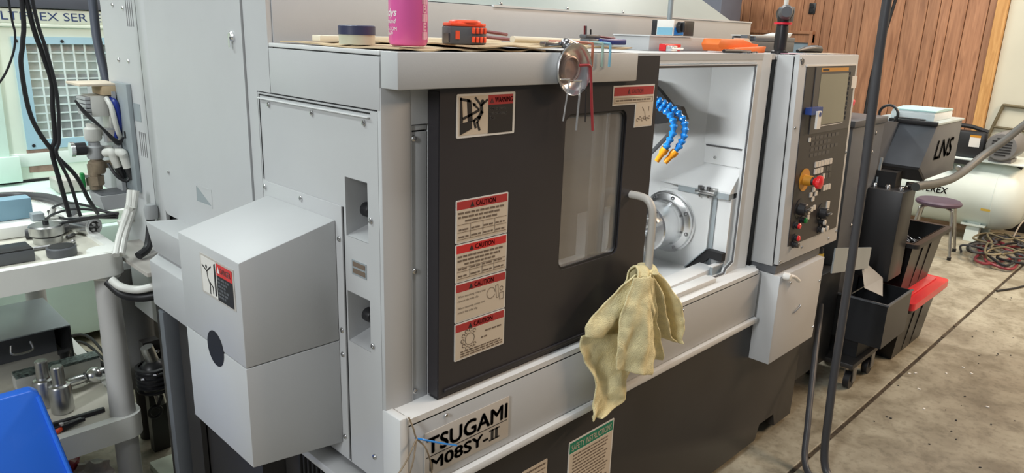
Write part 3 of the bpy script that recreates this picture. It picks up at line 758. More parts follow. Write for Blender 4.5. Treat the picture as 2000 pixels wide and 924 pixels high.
# L-shaped warning near the window
L1 = part('caution_label', PR([(0.677, 1.446), (0.777, 1.446), (0.777, 1.385), (0.858, 1.385), (0.858, 1.496), (0.677, 1.496)], 'y', y - 0.0012, y), 'label_white', smooth=0, label='L-shaped red and cream label beside the door window')
obj('red_band', poly_y([(0.681, 1.470), (0.854, 1.470), (0.854, 1.492), (0.681, 1.492)], yb), 'label_red', L1)
obj('cream_field', poly_y([(0.681, 1.449), (0.780, 1.449), (0.780, 1.388), (0.855, 1.388), (0.855, 1.468), (0.681, 1.468)], yb), 'label_cream', L1)
obj('hazard_triangle', poly_y([(0.738, 1.474), (0.750, 1.474), (0.744, 1.487)], yb - 0.0005), 'ink_red', L1)
ftext('CAUTION', 0.756, 1.475, 0.05, 0.011, yb - 0.0005, 'ink_red', L1)
ls = dash_lines(0.690, 0.848, 1.456, 0.004, fn, 5)
dw = [stroke([(0.685, 1.452), (0.852, 1.452), (0.852, 1.464), (0.685, 1.464), (0.685, 1.452)], .0006, fn), stroke([(0.808, 1.437), (0.816, 1.428)], .002, fn), stroke([(0.838, 1.437), (0.838, 1.427)], .002, fn), stroke([(0.820, 1.425), (0.826, 1.405)], .002, fn)]
for k in range(6): dw.append(stroke(disc(0.790 + k * 0.0105, 1.405 + (k % 2) * .004, 0.0045, 6), .0012, fn))
obj('drawing', join_bm(*(ls + dw)), 'ink_faded', L1)

# labels low on the base
s = sticker(0.586, 0.792, 0.22, 0.522, -0.036, 'safety_sign', label='green-headed safety instructions sheet on the black base')
yb2 = -0.0372
obj('cream_field', poly_y([(0.592, 0.226), (0.786, 0.226), (0.786, 0.482), (0.592, 0.482)], yb2), 'label_cream', s)
obj('green_band', poly_y([(0.590, 0.484), (0.788, 0.484), (0.788, 0.517), (0.590, 0.517)], yb2), 'label_green', s)
ftext('SAFETY INSTRUCTIONS', 0.598, 0.490, 0.182, 0.019, yb2 - 0.0005, 'label_cream', s)
fn2 = lambda p: poly_y(p, yb2 - 0.0005); ls = []
for k in range(22): ls += dash_lines(0.606, 0.772 - (k % 4) * 0.006, 0.470 - k * 0.0105, 0.0042, fn2, 200 + k)
obj('small_print', join_bm(*ls), 'ink_faded', s)
s = sticker(0.400, 0.497, 0.38, 0.513, -0.036, 'spec_plate', 'label_cream', label='small cream plate on the black base')
ls = []
for k in range(8): ls += dash_lines(0.408, 0.488, 0.500 - k * 0.013, 0.005 if k == 0 else 0.003, fn2, 300 + k)
obj('small_print', join_bm(*ls), 'ink_faded', s)

# ------------------------------------------------------------------ control cabinet
def py(z): return -0.077 - 0.0336 * (1.575 - z)
CXL, CXR = 1.641, 2.165
def cprism(x0, x1, z0, z1, t0, t1):   # slab lying on the tilted control face, from offset t0 to t1 in front of it
    bm = bmesh.new()
    prism(bm, [(py(z0) - t0, z0), (py(z1) - t0, z1), (py(z1) - t1, z1), (py(z0) - t1, z0)], 'x', x0, x1); return bm
part('control_box_rear', PR([(0.06, 0.83), (0.06, 1.572), (-0.055, 1.572), (-0.079, 0.83)], 'x', CXL, CXR, bev=0.002), 'paint', label='grey control cabinet beside the opening')
part('control_box_gap', PR([(0.0, 0.84), (0.0, 1.565), (-0.058, 1.565), (-0.083, 0.84)], 'x', CXL + 0.003, CXR - 0.003), 'core_black')
cf = part('control_front', PR([(-0.0585, 1.575), (py(1.575), 1.575), (py(0.838), 0.838), (-0.083, 0.838)], 'x', CXL, CXR, bev=0.003), 'paint', label='front door of the control cabinet')
part('control_lower_band', PR([(0.05, 0.802), (0.05, 0.831), (-0.092, 0.831), (-0.092, 0.802)], 'x', CXL + 0.004, 2.03), 'plastic_grey')
pn = part('operator_panel', cprism(1.700, 2.137, 0.898, 1.535, 0.0, 0.003), 'panel_black', label='dark operator panel with screen and keys')
obj('panel_border', cprism(1.696, 2.141, 1.5355, 1.541, 0.0, 0.005), 'label_white', pn)
obj('screen_bezel', cprism(1.770, 2.125, 1.300, 1.533, 0.003, 0.006), 'panel_grey', pn)
obj('screen', cprism(1.815, 2.066, 1.328, 1.508, 0.006, 0.0068), 'screen', pn, label='blank olive-grey screen')
obj('screen_bottom_trim', cprism(1.815, 2.060, 1.322, 1.324, 0.006, 0.007), 'label_white', pn)
obj('yellow_strip', cprism(1.815, 2.060, 1.5165, 1.5295, 0.006, 0.0068), 'yellow_plastic', pn)
obj('strip_print', cprism(1.825, 1.88, 1.520, 1.526, 0.0068, 0.0072), 'ink', pn)
for k in range(10): obj('soft_key', cprism(2.076, 2.096, 1.335 + k * 0.0185, 1.347 + k * 0.0185, 0.006, 0.010), 'key_dark', pn)
obj('memo_slip', cprism(2.105, 2.155, 1.451, 1.496, 0.006, 0.0068), 'label_white', pn, label='pale pink slip taped beside the screen')
obj('usb_cap', cprism(1.722, 1.815, 1.372, 1.396, 0.003, 0.026), 'blue_usb', pn, label='blue USB port cover')
us = cprism(1.758, 1.790, 1.322, 1.384, 0.026, 0.034)
obj('usb_stick', us, 'label_white', pn, label='white USB stick plugged into the panel')
obj('usb_hole', CY((1.776, py(1.372) - 0.034, 1.372), (1.776, py(1.372) - 0.0355, 1.372), 0.008), 'blue_usb', pn)
# memory card slot and blurred lettering rows below the screen
obj('card_door', cprism(1.775, 1.788, 1.272, 1.287, 0.003, 0.007), 'key_cream', pn)
for r_ in range(4):
    for k in range(7 - r_ % 2 * 2):
        obj('membrane_key', cprism(1.80 + k * 0.036, 1.829 + k * 0.036, 1.277 - r_ * 0.021, 1.289 - r_ * 0.021, 0.003, 0.0042), 'panel_grey', pn)
# key rows
for r_, (x0, n_, z) in enumerate(((1.853, 6, 1.172), (1.853, 6, 1.146), (1.853, 6, 1.120))):
    for k in range(n_):
        cream = (r_ == 0) or (r_ == 1 and k < 3) or (r_ == 2 and k == 3)
        obj('key', cprism(x0 + k * 0.026, x0 + 0.021 + k * 0.026, z, z + 0.020, 0.003, 0.008), 'key_cream' if cream else 'key_dark', pn)
for k in range(4): obj('key', cprism(1.925 + k * 0.024, 1.945 + k * 0.024, 1.072, 1.092, 0.003, 0.008), 'key_cream' if k else 'key_dark', pn)
for x, z in ((1.858, 1.080), (1.836, 1.062), (1.880, 1.062), (1.858, 1.044), (1.835, 0.998), (1.858, 1.004), (1.880, 1.008), (1.832, 0.978)):
    obj('key', cprism(x, x + 0.018, z, z + 0.017, 0.003, 0.008), 'key_cream', pn)
# emergency stop
ez, ex = 1.135, 1.775
es = part('emergency_stop', LA((ex, py(ez) - 0.003, ez), (0, -1, 0), [(0.042, 0), (0.042, 0.003), (0.020, 0.003), (0.018, 0.030), (0, 0.030)], n=32), 'yellow_plastic', label='red mushroom emergency stop on yellow ring')
obj('stem', CY((ex, py(ez) - 0.006, ez), (ex, py(ez) - 0.040, ez), 0.019, 0.014), 'plastic_black', es)
obj('mushroom_head', LA((ex, py(ez) - 0.036, ez), (0, -1, 0), [(0.012, 0), (0.016, 0.012), (0.023, 0.016), (0.025, 0.022), (0.023, 0.030), (0.012, 0.034), (0, 0.035)], n=28), 'red_plastic', es)
# dials
for x, z, r_ in ((1.762, 1.030, 0.038), (1.962, 0.985, 0.036)):
    dl = part('override_dial', LA((x, py(z) - 0.003, z), (0, -1, 0), [(r_, 0), (r_, 0.002), (r_ * .62, 0.003), (r_ * .58, 0.026), (r_ * .5, 0.029), (0, 0.029)], n=28), 'plastic_black')
    obj('dial_ridge', B(x - r_ * .5, x + r_ * .5, py(z) - 0.040, py(z) - 0.030, z - 0.006, z + 0.006, bev=0.002), 'plastic_black', dl)
    obj('dial_mark', B(x + r_ * .1, x + r_ * .5, py(z) - 0.0406, py(z) - 0.040, z - 0.0015, z + 0.0015), 'ink_white', dl)
obj('membrane_key', cprism(2.005, 2.030, 0.995, 1.022, 0.003, 0.008), 'key_cream', pn)
for x, z, m_ in ((1.738, 0.972, 'red_plastic'), (1.790, 0.985, 'green_plastic'), (1.742, 0.925, 'red_plastic'), (1.742, 0.900, 'key_dark'), (1.968, 0.948, 'key_cream'), (1.962, 0.918, 'key_cream'), (2.000, 0.920, 'key_cream')):
    bt = part('push_button', LA((x, py(z) - 0.003, z), (0, -1, 0), [(0.015, 0), (0.015, 0.004), (0.011, 0.005), (0.011, 0.014), (0.009, 0.016), (0, 0.016)], n=18), 'plastic_black')
    obj('button_cap', LA((x, py(z) - 0.0175, z), (0, -1, 0), [(0.0105, 0), (0.0105, 0.005), (0.008, 0.007), (0, 0.007)], n=18), m_, bt)
for x, z in ((1.652, 1.560), (1.652, 0.85), (1.66, 1.33), (1.83, 0.872), (2.08, 0.862), (2.15, 0.88), (2.15, 1.2)): screw((x, py(z) - 0.0002, z), (0, -1, 0), 0.006)
part('panel_hinge_mark', CY((1.663, py(1.552) - 0.001, 1.552), (1.663, py(1.552) - 0.0025, 1.552), 0.010), 'plastic_grey')
# lower box
part('lower_control_box', PR([(0.05, 0.452), (-0.115, 0.452), (-0.115, 0.796), (-0.045, 0.800), (0.05, 0.800)], 'x', CXL, 2.032, bev=0.002), 'paint', label='grey box hanging below the control cabinet')
part('lower_box_bracket', B(1.60, 1.642, -0.02, 0.0, 0.62, 0.640), 'paint_white')
part('upper_box_bracket', B(1.60, 1.642, -0.02, 0.0, 0.800, 0.815), 'paint_white')
lv = part('clamp_lever', LA((1.668, -0.117, 0.797), (0, -1, 0), [(0.014, 0), (0.014, 0.018), (0.010, 0.024), (0, 0.024)], n=18), 'label_white', label='white clamping lever')
obj('lever_arm', TU([(1.668, -0.130, 0.797), (1.71, -0.135, 0.789), (1.758, -0.137, 0.762)], 0.007, n=10), 'label_white', lv)
part('box_pull', TU([(1.80, -0.1155, 0.618), (1.803, -0.119, 0.621), (1.850, -0.119, 0.634), (1.853, -0.1155, 0.636)], 0.0028, n=8, k=3), 'screw_steel')
screw((1.735, -0.1152, 0.755), (0, -1, 0), 0.005); screw((2.015, -0.1152, 0.70), (0, -1, 0), 0.005); screw((2.02, -0.1152, 0.50), (0, -1, 0), 0.005)
# fittings on the right of the lower box
ft = part('air_fitting', LA((2.055, -0.085, 0.800), (0, 0, 1), [(0.013, 0), (0.013, 0.022), (0.006, 0.024), (0.006, 0.045), (0.011, 0.047), (0.011, 0.075), (0, 0.075)], n=14), 'plastic_black')
obj('collar', CY((2.055, -0.085, 0.762), (2.055, -0.085, 0.800), 0.017, n=8), 'yellow_brass', ft)
part('pipe_stub', join_bm(CY((2.03, -0.06, 0.742), (2.16, -0.06, 0.742), 0.006), CY((2.03, -0.06, 0.720), (2.16, -0.06, 0.720), 0.006)), 'steel')
for z in (0.56, 0.50):
    part('pipe_union', join_bm(CY((2.05, 0.0, z), (2.16, 0.0, z), 0.014), CY((2.165, 0.0, z), (2.20, 0.0, z), 0.024, n=8)), 'chrome')

# ------------------------------------------------------------------ rear body, tall cabinet
part('rear_body', B(0.02, 2.255, 0.438, 1.57, 1.0, 1.688), 'core_black')
part('rear_wall', B(0.013, 2.257, 0.432, 0.440, 1.5755, 1.688, bev=0.0015), 'paint')
part('rear_wall_cap', B(0.70, 2.257, 0.428, 0.437, 1.686, 1.6915), 'paint_white')
part('sloping_hood', PR([(0.445, 1.690), (0.86, 1.93), (1.55, 1.93), (1.55, 1.690)], 'x', 0.02, 2.105, bev=0.002), 'hood_paint', label='pale sloping hood at the rear')
for x in (0.75, 1.05, 1.35, 1.65): screw((x, 0.452, 1.6955), (0, -1, 0), 0.006)
part('rear_side_post', PL([(0.502, 0.64), (0.549, 0.64), (0.549, 1.90), (0.435, 1.90), (0.435, 1.4645), (0.502, 1.4645)], [], 'x', 0.0, 0.012), 'paint', smooth=0)
cd = part('cabinet_door', PR(rrect(0.554, 1.168, 1.035, 1.700, 0.03), 'x', -0.004, 0.012), 'paint', label='tall electrical cabinet door', smooth=0)
part('cabinet_strip', B(0.0, 0.012, 1.172, 1.250, 0.64, 1.90, bev=0.001), 'paint')
part('cabinet_head', B(0.0, 0.012, 0.552, 1.170, 1.705, 1.9), 'paint')
slots = []
for z0, z1 in ((1.596, 1.70), (1.191, 1.271)):
    for k in range(4): slots.append([(1.278 + k * 0.0165, z0), (1.286 + k * 0.0165, z0), (1.286 + k * 0.0165, z1), (1.278 + k * 0.0165, z1)])
part('vent_panel', PL([(1.254, 0.60), (1.572, 0.60), (1.572, 1.9), (1.254, 1.9)], slots, 'x', 0.0, 0.010), 'paint', smooth=0)
for y, z in ((1.36, 1.49), (1.45, 1.49), (1.36, 1.65), (1.45, 1.66)): screw((-0.0004, y, z), (-1, 0, 0), 0.007)
npt = part('rating_plate', B(-0.0012, 0.0, 1.300, 1.360, 1.304, 1.360), 'plate_grey')
lk = part('cabinet_lock', LA((-0.004, 0.604, 1.586), (-1, 0, 0), [(0.013, 0), (0.013, 0.004), (0.009, 0.008), (0, 0.008)], n=20), 'chrome')
obj('key', B(-0.014, -0.0125, 0.600, 0.608, 1.560, 1.585), 'chrome', lk)
rp = bmesh.new()
q = [(0.807, 1.125), (0.904, 1.122), (0.901, 1.167), (0.805, 1.167)]
part('cabinet_pull', PL([(0.80, 1.118), (0.91, 1.118), (0.91, 1.172), (0.80, 1.172)], [q], 'x', -0.0048, -0.004), 'paint', smooth=0)
for quad in [((-0.0042, 0.904, 1.122), (-0.0042, 0.807, 1.125), (-0.0042, 0.80505, 1.167))]: rp.faces.new([rp.verts.new(p) for p in quad])
part('pull_shade_lip', PR([(0.807, 1.125), (0.904, 1.122), (0.901, 1.167)], 'x', -0.0044, -0.0041), 'plate_grey', smooth=0)
rp.free()
screw((-0.0042, 1.10, 1.175), (-1, 0, 0), 0.006)
# side box under the cabinet door
part('side_box_upper', PR([(0.012, 1.035), (-0.10, 1.045), (-0.085, 0.952), (0.012, 0.952)], 'y', 0.50, 1.058, bev=0.002), 'paint')
part('side_box_lower', PR([(0.012, 0.95), (-0.06, 0.95), (-0.10, 0.925), (-0.10, 0.786), (0.012, 0.780)], 'y', 0.50, 1.058, bev=0.002), 'paint')
# frame plates below
part('frame_plate', B(-0.07, -0.055, 0.86, 0.96, 0.10, 0.78), 'base_black')
part('frame_post', PR([(0.995, 0.04), (1.03, 0.04), (1.03, 0.775), (0.995, 0.775)], 'x', -0.10, -0.055, bev=0.002), 'conveyor_grey')
part('lower_skirt', B(-0.05, 0.03, 0.505, 1.20, 0.04, 0.779), 'base_black')
# ================================================================== THINGS ON AND AROUND THE MACHINE TOP
ZT = 1.5775
# cardboard sheets covering the deck
def sheet(x0, x1, y0, y1, z, t, seed, skew=0.0):
    rnd = random.Random(seed); bm = bmesh.new(); nx, ny = 24, 6
    g = [[None] * (ny + 1) for _ in range(nx + 1)]
    for i in range(nx + 1):
        for j in range(ny + 1):
            x = x0 + (x1 - x0) * i / nx; yy = y0 + (y1 - y0) * j / ny + skew * i / nx
            if j == 0: yy += rnd.uniform(-0.004, 0.004)
            g[i][j] = bm.verts.new((x, yy, z + 0.0022 * (1 + math.sin(i * 0.9 + seed) * math.cos(j * 1.3))))
    fs = [bm.faces.new((g[i][j], g[i + 1][j], g[i + 1][j + 1], g[i][j + 1])) for i in range(nx) for j in range(ny)]
    e = bmesh.ops.extrude_face_region(bm, geom=fs)
    bmesh.ops.translate(bm, vec=(0, 0, t), verts=[q for q in e['geom'] if isinstance(q, bmesh.types.BMVert)])
    return bm
tag(obj('cardboard_sheet', sheet(0.012, 0.42, -0.040, 0.40, ZT - 0.0005, 0.003, 1, 0.006), 'cardboard'), 'torn brown cardboard under the pink bottle', 'cardboard', 'cardboard sheets on the machine top')
tag(obj('cardboard_sheet', sheet(0.20, 0.735, -0.050, 0.33, ZT + 0.0070, 0.003, 4, 0.004), 'cardboard'), 'brown cardboard under the tape measure and hex keys', 'cardboard', 'cardboard sheets on the machine top')
ZC = ZT + 0.0145
# pink spray bottle
bt = thing('squeeze_bottle', 'pink plastic bottle with white lettering standing on cardboard', 'bottle', (0.093, 0.035, ZT + 0.0072))
bx, by, bz = 0.093, 0.035, ZT + 0.0072
rB = 0.0385
body = obj('body', LA((bx, by, bz), (0, 0, 1), [(0, 0.001), (0.031, 0), (0.036, 0.003), (rB, 0.010), (rB, 0.135), (0.037, 0.150), (0.028, 0.168), (0.016, 0.178), (0.014, 0.190), (0, 0.190)], n=40), 'pink', bt)
obj('cap', LA((bx, by, bz + 0.19), (0, 0, 1), [(0.017, 0), (0.017, 0.02), (0.006, 0.03), (0.004, 0.055), (0, 0.055)], n=24), 'pink_pale', bt)
def wrap_text(s, ang0, arc, z, h, r, m, parent, name='lettering', bold=0.0, shear=0.0):
    """lettering wrapped round the vertical bottle; angle measured from -Y towards +X"""
    bm = textbm(s, (0, 0, 0), (1, 0, 0), (0, 0, 1), arc, h, thick=0.0, bold=bold, shear=shear)
    for q_ in bm.verts:
        t = ang0 + q_.co.x / r
        q_.co = Vector((bx + (r + 0.0004) * math.sin(t), by - (r + 0.0004) * math.cos(t), z + q_.co.z))
    obj(name, bm, m, parent, smooth=0)
a0 = math.radians(-128)
wrap_text('adys', a0 + 0.05, 0.036, bz + 0.052, 0.018, rB, 'ink_white', bt, shear=0.2, bold=0.008)
wrap_text('ground', a0 - 0.05, 0.038, bz + 0.040, 0.011, rB, 'ink_white', bt, shear=0.2, bold=0.006)
wrap_text('NTS.COM', a0 - 0.05, 0.040, bz + 0.029, 0.007, rB, 'ink_white', bt)
wrap_text('6969', a0 - 0.05, 0.030, bz + 0.020, 0.007, rB, 'ink_white', bt)
for k in range(6):
    wrap_text(['I', 'E', 'I', 'B', 'I', 'H'][k], math.radians(12), 0.0105, bz + 0.014 + k * 0.0165, 0.014, rB, 'pink_pale', bt, 'scale_mark', bold=0.03)
# roll of clear tape in a navy band
tr = thing('tape_roll', 'roll of yellowish tape topped by a navy band', 'tape', (0.050, 0.150, ZT + 0.006))
obj('roll', LA((0.050, 0.150, ZT + 0.0062), (0, 0, 1), [(0.014, 0), (0.0365, 0), (0.0365, 0.019), (0.014, 0.019), (0.014, 0)], n=36), 'tape_clear', tr)
obj('band', LA((0.050, 0.150, ZT + 0.0253), (0, 0, 1), [(0.014, 0), (0.0375, 0), (0.0375, 0.017), (0.034, 0.0185), (0.014, 0.0185), (0.014, 0)], n=36), 'navy', tr)
# pale sticks lying along the back
tag(obj('pale_stick', B(0.06, 0.62, 0.310, 0.345, ZT + 0.0075, ZT + 0.020, bev=0.002), 'wood_strip'), 'long pale strip lying behind the pink bottle', 'stick')
tag(obj('rod', TU([(0.40, 0.05, ZC + 0.010), (0.73, 0.10, ZC + 0.006)], 0.0075, smooth=False, n=14), 'wood_strip'), 'cream round rod lying behind the magnet tray', 'rod')
# tape measure
tm = thing('tape_measure', 'orange and grey tape measure lying on the cardboard', 'tape measure', (0.235, 0.030, ZC - 0.002))
tz = ZC - 0.0017; tx, ty = 0.235, 0.030
prof = [(-0.047, -0.026), (0.030, -0.030), (0.044, -0.020), (0.046, 0.022), (0.030, 0.036), (-0.020, 0.038), (-0.042, 0.020)]
R_ = lambda p, a=math.radians(-12): (tx + p[0] * math.cos(a) - p[1] * math.sin(a), ty + p[0] * math.sin(a) + p[1] * math.cos(a))
obj('body', PR([R_(p) for p in prof], 'z', tz, tz + 0.036, bev=0.004), 'plastic_grey', tm)
obj('upper_shell', PR([R_((p[0] * .97, p[1] * .97)) for p in prof], 'z', tz + 0.0355, tz + 0.043, bev=0.003), 'tape_orange', tm)
cxy = R_((0.004, 0.004))
obj('top_ring', LA((cxy[0], cxy[1], tz + 0.0425), (0, 0, 1), [(0.034, 0), (0.034, 0.003), (0.030, 0.006), (0.026, 0.006)], n=32), 'tape_orange', tm)
obj('top_label', LA((cxy[0], cxy[1], tz + 0.0425), (0, 0, 1), [(0.0262, 0), (0.0262, 0.0068), (0, 0.0075)], n=32), 'label_white', tm)
for k in range(4):
    for zz_ in (0.004, 0.022):
        p0 = R_((0.006 + k * 0.0095, -0.0315 + max(0, k - 2) * 0.003)); obj('grip_rib', B(p0[0] - 0.003, p0[0] + 0.003, p0[1] - 0.002, p0[1] + 0.003, tz + zz_, tz + zz_ + 0.012, bev=0.001), 'tape_orange', tm)
p0 = R_((-0.030, -0.0275)); obj('side_mark', B(p0[0] - 0.005, p0[0] + 0.005, p0[1] - 0.0008, p0[1] + 0.001, tz + 0.010, tz + 0.027), 'tape_orange', tm)
p0 = R_((-0.049, -0.015)); obj('hook', B(p0[0] - 0.002, p0[0] + 0.002, p0[1] - 0.008, p0[1] + 0.008, tz + 0.004, tz + 0.022), 'steel_dark', tm)
# long maroon hex keys behind the tape measure
for k, (a, b) in enumerate((((0.30, 0.07, tz + 0.030), (0.47, 0.14, tz + 0.021)), ((0.30, 0.055, tz + 0.016), (0.46, 0.12, tz + 0.010)))):
    tag(obj('hex_key', TU([a, b], 0.0042, n=6, smooth=False), 'maroon'), ['upper of two maroon rods sticking out behind the tape measure', 'lower of two maroon rods sticking out behind the tape measure'][k], 'hex key', 'loose hex keys')
# magnetic parts dish hanging over the beam edge, with hex keys on it
DX, DZ = 0.478, 1.541
ds = thing('magnetic_dish', 'round chrome magnetic dish stuck to the beam edge', 'dish', (DX, -0.058, DZ - 0.056))
obj('dish', LA((DX, -0.0565, DZ), (0, -1, 0), [(0, 0), (0.036, 0.0005), (0.050, 0.010), (0.056, 0.020), (0.058, 0.021), (0.059, 0.018), (0.053, 0.008), (0.040, 0)], n=44), 'chrome', ds)
obj('inner_ring', LA((DX, -0.057, DZ), (0, -1, 0), [(0.030, 0.0), (0.030, 0.008), (0.026, 0.010), (0.026, 0.003), (0, 0.003)], n=36), 'dish_reflect_tint', ds)
obj('rim_arc', TU([(DX + 0.012 + 0.052 * math.cos(t), -0.045, DZ + 0.008 + 0.052 * math.sin(t)) for t in [math.radians(a) for a in range(-60, 130, 15)]], 0.005, n=8, k=2), 'steel_dark', ds)
obj('pivot', SP((DX - 0.012, -0.054, DZ + 0.056), 0.012), 'steel_dark', ds)
obj('mount_bar', B(DX - 0.075, DX + 0.02, -0.050, -0.032, 1.5905, 1.600, bev=0.002), 'steel_dark', ds)
def hexkey(pts, r, m, label):
    tag(obj('hex_key', TU(pts, r, n=6, k=4), m), label, 'hex key', 'hex keys around the dish')
yk = -0.083
hexkey([(0.428, yk + .006, 1.520), (0.447, yk, 1.520), (0.4515, yk, 1.516), (0.444, yk, 1.47), (0.437, yk, 1.428)], 0.0020, 'key_silver', 'thin silver hex key hanging leftmost on the chrome dish')
hexkey([(0.472, yk + .006, 1.516), (0.488, yk, 1.516), (0.492, yk, 1.511), (0.488, yk, 1.46), (0.484, yk, 1.404)], 0.0026, 'key_silver', 'longer silver hex key hanging at the middle of the chrome dish')
hexkey([(0.505, yk + .006, 1.496), (0.511, yk, 1.494), (0.513, yk, 1.490), (0.514, yk, 1.46), (0.516, yk, 1.421)], 0.0014, 'ink', 'thinnest black hex key hanging on the chrome dish')
hexkey([(0.490, yk + .006, 1.550), (0.508, yk - .004, 1.551), (0.517, yk - .004, 1.548), (0.521, yk - .004, 1.535), (0.530, yk - .004, 1.47), (0.541, yk - .004, 1.40)], 0.0034, 'key_red', 'long dark red hex key hanging right on the chrome dish')
for x, m_, t in ((0.545, 'key_orange', 'copper-coloured'), (0.583, 'key_green', 'pale green'), (0.612, 'key_blue', 'light blue')):
    hexkey([(x - 0.055, 0.02, 1.600), (x - 0.02, -0.03, 1.600), (x, -0.060, 1.599), (x + 0.004, -0.065, 1.592), (x + 0.004, -0.0655, 1.545)], 0.0036, m_, t + ' hex key hooked over the beam edge right of the dish')
# folding hex key sets
kx = 0.60
fk = thing('folding_key_set', 'grey and blue folding hex key set lying on cardboard', 'hex key set', (0.66, 0.0, ZC + 0.003))
obj('handle', B(0.60, 0.665, -0.012, 0.018, ZC + 0.0035, ZC + 0.016, bev=0.003), 'plastic_grey', fk)
obj('blue_handle', B(0.640, 0.742, -0.020, 0.006, ZC + 0.0032, ZC + 0.017, bev=0.003), 'blue_dark', fk)
obj('upper_handle', B(0.602, 0.660, 0.0, 0.022, ZC + 0.0165, ZC + 0.026, bev=0.003), 'plastic_grey', fk)
for k, (x, h_) in enumerate(((0.606, 0.046), (0.612, 0.046), (0.630, 0.038))):
    obj('blade', CY((x, 0.008, ZC + 0.022), (x - 0.004, 0.006, ZC + h_), 0.0022, n=6), ['maroon', 'plastic_grey', 'plastic_black'][k], fk)
obj('red_blade', CY((0.66, 0.012, ZC + 0.022), (0.735, 0.014, ZC + 0.018), 0.003, n=6), 'maroon', fk)

# --- right part of the deck: sensor box, switch box, red clip, orange holder, brush, pens
TR = 1.5722
sb = thing('sensor_box', 'low pale grey box on the machine top', 'box', (1.30, 0.30, TR + 0.002))
obj('body', B(1.16, 1.52, 0.20, 0.34, 1.5745, 1.618, bev=0.002), 'paint', sb)
obj('lid', B(1.155, 1.40, 0.196, 0.34, 1.6182, 1.622), 'paint_white', sb)
tag(obj('red_clip', join_bm(B(1.185, 1.275, 0.155, 0.180, 1.5745, 1.597, bev=0.003), ), 'red_plastic'), 'red plastic clip beside the low grey box', 'clip')
tag(obj('black_clip', join_bm(B(1.180, 1.216, 0.130, 0.150, 1.5745, 1.592, bev=0.002), CY((1.176, 0.128, 1.583), (1.24, 0.128, 1.583), 0.004)), 'chrome'), 'small chrome pin leaning on the red clip', 'pin')
sw = thing('rotary_switch_box', 'black switch box with blue and white rotary face plate', 'switch', (1.37, 0.25, 1.622))
obj('body', B(1.312, 1.440, 0.215, 0.30, 1.6225, 1.672, bev=0.002), 'plastic_black', sw)
obj('face_plate', B(1.306, 1.3115, 0.21, 0.275, 1.6225, 1.672, bev=0.001), 'label_white', sw)
obj('blue_field', B(1.3045, 1.306, 0.213, 0.272, 1.6245, 1.648), 'key_blue', sw)
obj('front_plate', B(1.308, 1.372, 0.2125, 0.2148, 1.6235, 1.671), 'label_white', sw)
obj('front_blue', B(1.311, 1.369, 0.211, 0.2124, 1.625, 1.648), 'coolant_blue', sw)
obj('knob', LA((1.340, 0.211, 1.650), (0, -1, 0), [(0.018, 0), (0.016, 0.014), (0, 0.014)], n=18), 'plastic_black', sw)
obj('knob_grip', B(1.335, 1.345, 0.188, 0.198, 1.634, 1.667, bev=0.002), 'plastic_black', sw)
obj('conduit', CY((1.40, 0.29, 1.672), (1.40, 0.29, 2.4), 0.009), 'plate_grey', sw)
# orange holder with papers
oh = thing('orange_holder', 'orange folded plastic tray on the machine top', 'tray', (1.56, 0.12, TR + 0.003))
obj('shell', PR([(1.40, 1.578), (1.62, 1.578), (1.66, 1.590), (1.66, 1.603), (1.60, 1.604), (1.55, 1.618), (1.40, 1.618), (1.385, 1.60)], 'y', 0.085, 0.150, bev=0.003), 'orange_plastic', oh)
obj('flap', PR([(1.44, 1.5745), (1.66, 1.5745), (1.67, 1.596), (1.45, 1.590)], 'y', 0.060, 0.0845, bev=0.002), 'orange_plastic', oh)
obj('paper', PR([(1.585, 1.605), (1.64, 1.604), (1.61, 1.622), (1.58, 1.622)], 'y', 0.100, 0.14), 'wood_strip', oh)
tag(obj('marker_pen', join_bm(CY((1.36, 0.05, 1.580), (1.44, 0.035, 1.580), 0.006), CY((1.44, 0.035, 1.580), (1.49, 0.026, 1.579), 0.0045)), 'plastic_black'), 'black marker lying before the orange tray', 'pen')
ch_ = bmesh.new()
for k in range(26):
    x = random.uniform(1.42, 1.60); yy = random.uniform(0.01, 0.05)
    rot(ch_, (0, 0, 0), 'Z', 0); box(ch_, x, x + random.uniform(.004, .010), yy, yy + .006, 1.5745, 1.5745 + random.uniform(.002, .006))
sw_ = obj('metal_chips', ch_, 'steel_dark'); tag(sw_, 'small metal chips scattered before the orange tray', 'chips'); sw_['kind'] = 'stuff'
# black angle bracket / spindle stand
st = thing('angled_probe', 'black angled probe head standing on the control cabinet top', 'probe', (1.80, 0.07, 1.5725))
px_, pyy = 1.795, 0.070
obj('foot', LA((px_, pyy, 1.5725), (0, 0, 1), [(0, 0), (0.030, 0), (0.030, 0.008), (0.022, 0.012), (0, 0.012)], n=24), 'plastic_black', st)
obj('column', LA((px_, pyy, 1.584), (0, 0, 1), [(0.020, 0), (0.022, 0.012), (0.022, 0.075), (0.020, 0.090), (0, 0.090)], n=24), 'plastic_black', st)
obj('pink_ring', LA((px_ , pyy, 1.674), (0, 0, 1), [(0.020, 0), (0.031, 0), (0.031, 0.007), (0.020, 0.007), (0.020, 0)], n=24), 'red_tub', st)
obj('elbow', join_bm(LA((px_, pyy, 1.6815), (0, 0, 1), [(0.020, 0), (0.022, 0.010), (0.022, 0.035), (0, 0.040)], n=24), CY((px_ - 0.02, pyy - 0.02, 1.715), (px_ + 0.035, pyy + 0.02, 1.712), 0.023, 0.026, n=24)), 'plastic_black', st)
obj('head', join_bm(CY((px_ - 0.045, pyy - 0.030, 1.716), (px_ - 0.018, pyy - 0.014, 1.715), 0.018, 0.026, n=24), B(px_ + 0.012, px_ + 0.042, pyy - 0.02, pyy + 0.03, 1.685, 1.735, bev=0.004)), 'plastic_grey', st)
obj('stem', CY((px_ + 0.005, pyy, 1.735), (px_ + 0.005, pyy, 2.1), 0.008), 'label_white', st)
